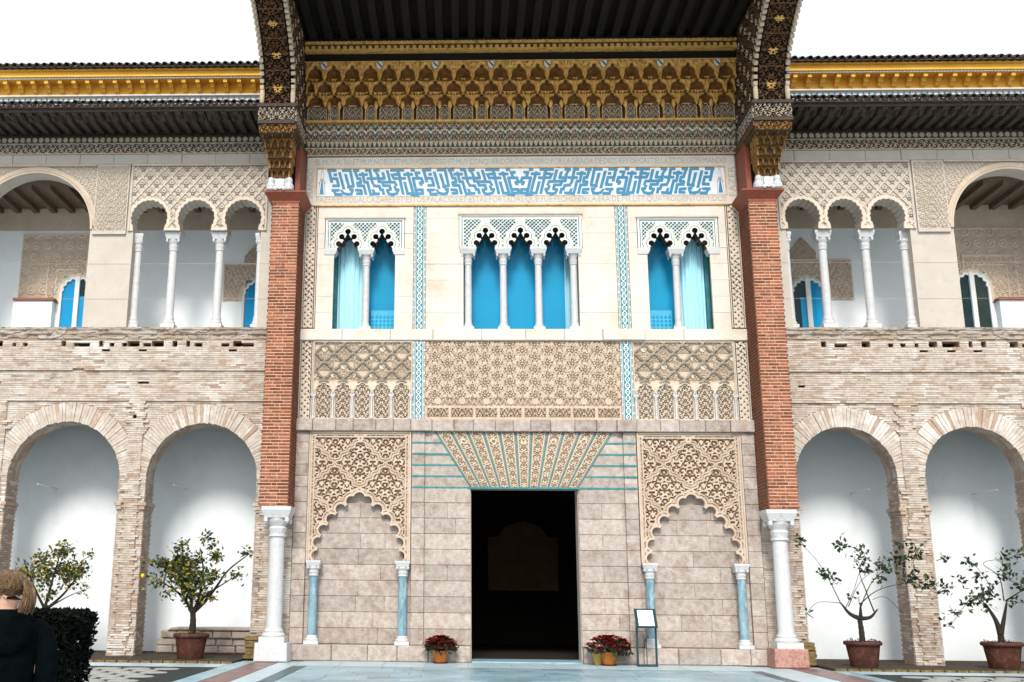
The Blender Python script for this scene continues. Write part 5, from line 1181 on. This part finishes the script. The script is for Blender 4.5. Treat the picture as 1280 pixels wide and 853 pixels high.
# clipped hedge in the foreground
H = thing('clipped_hedge', 'dark clipped hedge with a flat top beside the woman in the foreground', 'hedge', (-4.25, -19.9, 0))
hl = MB(); hcore = MB()
for _ in range(34000):
    u = random.random(); z = 1.43*u**.8; ed = .315-.13*(1-z/1.43)
    x = random.uniform(-.75, ed); y = random.uniform(-.35, .35)
    if random.random() < .65:
        k = random.randint(0, 2)
        if k == 0: x = ed-abs(random.gauss(0, .03))
        elif k == 1: y = -.35+abs(random.gauss(0, .03))
        else: z = 1.43-abs(random.gauss(0, .015))
    if z < 1.25 and x > ed-.14 and math.sin(x*40+z*23)*math.sin(z*31+y*17) > .35: continue
    z = min(z, 1.425); leaf_add(hl, (x, y, z-.015), .045, 0)
hl.build('foliage', 'hedge_leaf', H)
for i in range(9): hcore.tube([(-.6+i*.1, random.uniform(-.1, .1), 0), (-.6+i*.1+random.uniform(-.1, .1), random.uniform(-.15, .15), .7), (-.65+i*.11, random.uniform(-.2, .2), 1.3)], [.02, .014, .005], 5)
hcore.build('stems', 'bark', H)
# ------------------------------------------------------------------ person seen from behind
PR = thing('person', 'woman with a blond ponytail and dark hooded jacket seen from behind', 'person', (-4.075, -20.9, 0)); PR.rotation_euler = (0, 0, math.radians(22))
def rotz(p, a): c, s_ = math.cos(a), math.sin(a); return (p[0]*c-p[1]*s_, p[0]*s_+p[1]*c, p[2])
HA = math.radians(40)
V = []; R_ = []; E_ = []
def node(p, r, par=None):
    V.append(p); R_.append(r)
    if par is not None: E_.append((par, len(V)-1))
    return len(V)-1
pel = node((0, 0, .92), (.15, .11)); sp = node((0, -.01, 1.10), (.125, .09), pel); chs = node((0, -.015, 1.27), (.14, .10), sp); nk0 = node((0, -.015, 1.395), (.065, .06), chs)
nk = node((0, .0, 1.455), (.052, .054), nk0); h1 = node(rotz((0, .02, 1.515), HA), (.062, .072), nk); h2 = node(rotz((0, .0, 1.575), HA), (.074, .088), h1); h3_ = node(rotz((0, -.01, 1.625), HA), (.066, .076), h2)
chin = node(rotz((0, .07, 1.49), HA), (.03, .03), h1); nose = node(rotz((0, .098, 1.55), HA), (.014, .016), h2)
for q in (-1, 1):
    hp_ = node((q*.09, 0, .86), (.095, .10), pel); kn = node((q*.10, .01, .48), (.06, .06), hp_); an = node((q*.105, -.01, .09), (.04, .042), kn); ft = node((q*.115, .10, .04), (.04, .03), an); node((q*.12, .17, .03), (.034, .022), ft)
    sh_ = node((q*.175, -.015, 1.345), (.058, .058), chs); el = node((q*.225, -.03, 1.07), (.043, .043), sh_); wr = node((q*.235, .05, .85), (.028, .026), el); pm = node((q*.235, .075, .775), (.036, .018), wr)
    for k in range(4):
        f1 = node((q*(.235)-.0, .05+.018*k, .725-.004*abs(k-1.5)), (.0095, .0095), pm); f2 = node((q*.228, .052+.018*k, .69-.004*abs(k-1.5)), (.0085, .0085), f1); node((q*.215, .055+.018*k, .668-.004*abs(k-1.5)), (.007, .007), f2)
    t1 = node((q*.225, .115, .775), (.011, .011), pm); node((q*.215, .13, .735), (.009, .009), t1)
me = bpy.data.meshes.new('body'); me.from_pydata(V, E_, []); bo = link('body', me, PR, 'skin')
md = bo.modifiers.new('skin', 'SKIN'); md.use_smooth_shade = True
for i, q in enumerate(R_): me.skin_vertices[0].data[i].radius = q
me.skin_vertices[0].data[0].use_root = True
sb = bo.modifiers.new('sub', 'SUBSURF'); sb.levels = 2; sb.render_levels = 2
for q in (-1, 1):
    ea = MB(); p = rotz((q*.078, -.005, 1.56), HA); ea.lathe([(.004, -.034), (.014, -.022), (.017, .008), (.014, .026), (.004, .032)], p, 8); ea.build('ear', 'skin', bo, smooth=True)
fe = MB()
for q in (-1, 1): fe.lathe([(.002, -.006), (.010, 0), (.002, .006)], rotz((q*.03, .082, 1.575), HA), 8)
fe.lathe([(.002, -.005), (.02, 0), (.002, .005)], rotz((0, .082, 1.512), HA), 8); fe.build('eyes_and_mouth', 'hair', bo)
def loft(mb, rings, n=28, m=0):
    vs = []
    for (cx_, cy2, z, rx, ry) in rings:
        for i in range(n):
            a = 2*PI*i/n; w = 1+.012*math.sin(5*a+z*19)+.01*math.sin(9*a-z*31); vs.append((cx_+rx*w*math.cos(a), cy2+ry*w*math.sin(a), z))
    fs = [(j*n+i, j*n+(i+1) % n, (j+1)*n+(i+1) % n, (j+1)*n+i) for j in range(len(rings)-1) for i in range(n)]
    fs += [tuple(range(n-1, -1, -1)), tuple((len(rings)-1)*n+i for i in range(n))]
    mb.add(vs, fs, m)
jk = MB(); loft(jk, [(0, 0, .74, .205, .16), (0, 0, .82, .21, .165), (0, -.005, .95, .20, .155), (0, -.01, 1.08, .19, .145), (0, -.015, 1.2, .205, .15), (0, -.02, 1.3, .225, .148), (0, -.02, 1.36, .215, .13), (0, -.02, 1.405, .165, .11), (0, -.015, 1.43, .11, .095), (0, -.01, 1.45, .075, .075)])
for q in (-1, 1):
    jk.tube(curve([(q*.12, -.02, 1.355), (q*.203, -.022, 1.315), (q*.248, -.035, 1.18), (q*.25, -.04, 1.05), (q*.25, .0, .95), (q*.245, .045, .865)], 4), [.045, .058, .068, .074, .077, .079, .077, .075, .073, .07, .068, .067, .066, .065, .064, .063, .062, .06, .058, .056, .055], 16)
jo = jk.build('jacket', 'jacket', PR, smooth=True); sb = jo.modifiers.new('sub', 'SUBSURF'); sb.levels = 1; sb.render_levels = 1
hd_ = MB(); n, k = 28, 12; vs = []
for i in range(n):
    a = 2*PI*i/n; back = max(0, -math.sin(a)); R1 = .118+.012*back; cxh, cyh = R1*math.cos(a), -.02+R1*.95*math.sin(a); rz_ = .034+.030*back; rr2 = .038+.028*back
    for j in range(k):
        b2 = 2*PI*j/k; vs.append((cxh+rr2*math.cos(b2)*math.cos(a), cyh+rr2*math.cos(b2)*math.sin(a), 1.415-.018*back+.01*math.sin(3*a)*0+rz_*math.sin(b2)))
hd_.add(vs, [(i*k+j, ((i+1) % n)*k+j, ((i+1) % n)*k+(j+1) % k, i*k+(j+1) % k) for i in range(n) for j in range(k)])
loft(hd_, [(0, -.165, 1.20, .03, .02), (0, -.175, 1.23, .09, .03), (0, -.18, 1.28, .135, .042), (0, -.175, 1.34, .155, .05), (0, -.16, 1.39, .15, .05), (0, -.14, 1.425, .10, .04)], 20)
hdo = hd_.build('hood', 'jacket', jo, smooth=True); sb = hdo.modifiers.new('sub', 'SUBSURF'); sb.levels = 1; sb.render_levels = 1
tr_ = MB()
for q in (-1, 1): tr_.tube([(q*.09, 0, .9), (q*.095, .005, .7), (q*.10, .01, .48), (q*.103, 0, .25), (q*.105, -.01, .07)], [.115, .105, .082, .068, .062], 16)
tr_.build('trousers', 'jeans', PR, smooth=True)
for q in (-1, 1):
    sh_ = MB(); loft(sh_, [(q*.112, .055, 0, .05, .125), (q*.112, .055, .03, .05, .125), (q*.11, .04, .06, .045, .10), (q*.107, -.005, .10, .046, .05)], 16); sh_.build('shoe', 'black_paint', PR, smooth=True)
hr = MB(); n, k = 30, 14; vs = []
for j in range(k+1):
    ph = PI*.5*j/k*1.30; 
    for i in range(n):
        a = 2*PI*i/n; d = Vector((math.cos(a)*math.sin(ph), math.sin(a)*math.sin(ph), math.cos(ph)))
        front = max(0, d.y); z = d.z; tp2 = 1-.55*max(0, -z-.05)
        r = Vector((.094*tp2, .114*tp2, .100)); rip = 1+.004*math.sin(a*14+ph*3)
        p = Vector((d.x*r.x*rip, -.012+d.y*r.y*rip-.03*front*(1-z), 1.580+max(z, -.75+.75*front)*r.z*rip)); vs.append(rotz(p, HA))
hr.add(vs, [(j*n+i, (j+1)*n+i, (j+1)*n+(i+1) % n, j*n+(i+1) % n) for j in range(k) for i in range(n)])
cap_ = hr.build('hair', 'hair', PR, smooth=True)
hs2 = MB(); tied = Vector((0, -.92, .36)).normalized()
for i in range(420):
    a = random.uniform(0, 2*PI); ph = random.uniform(.25, PI*.5*1.22); d0 = Vector((math.cos(a)*math.sin(ph), math.sin(a)*math.sin(ph), math.cos(ph))); path = []
    for j in range(9):
        d = d0.lerp(tied, j/8).normalized(); front = max(0, d.y); k_ = (1.012+random.uniform(-.004, .006)); t2 = 1-.55*max(0, -d.z-.05)
        path.append(rotz((d.x*.094*k_*t2, -.012+d.y*.114*k_*t2-.03*front*(1-d.z), 1.580+max(d.z, -.75+.75*front)*.100*k_), HA))
    hs2.tube(path, [.0026]*8+[.0012], 4)
hs2.build('hair_strands', 'hair', cap_, smooth=True, kind='stuff')
pt_ = MB()
for i in range(60):
    a = random.random()*2*PI; r = .026*math.sqrt(random.random()); ox, oz = r*math.cos(a), r*math.sin(a); sp_ = random.uniform(.7, 1.6)
    pt_.tube([rotz(q, HA) for q in curve([(ox*.4, -.115, 1.605+oz*.4), (ox*1.2, -.165+oz*.5, 1.60+oz), (ox*1.7, -.185+oz, 1.54+oz*.4), (ox*1.6*sp_, -.175+oz, 1.47), (ox*1.5*sp_, -.15+oz*.8, 1.405+random.uniform(-.02, .03))], 4)], [.005]*8+[.0055]*4+[.005, .0045, .004, .003, .001], 5)
pt_.build('ponytail', 'hair', cap_, smooth=True)
ti_ = MB(); ti_.lathe([(.02, -.012), (.028, -.006), (.028, .006), (.02, .012)], (0, 0, 0), 12); tio = ti_.build('hair_tie', 'black_paint', cap_); tio.location = rotz((0, -.13, 1.607), HA); tio.rotation_euler = (math.radians(80), 0, HA)
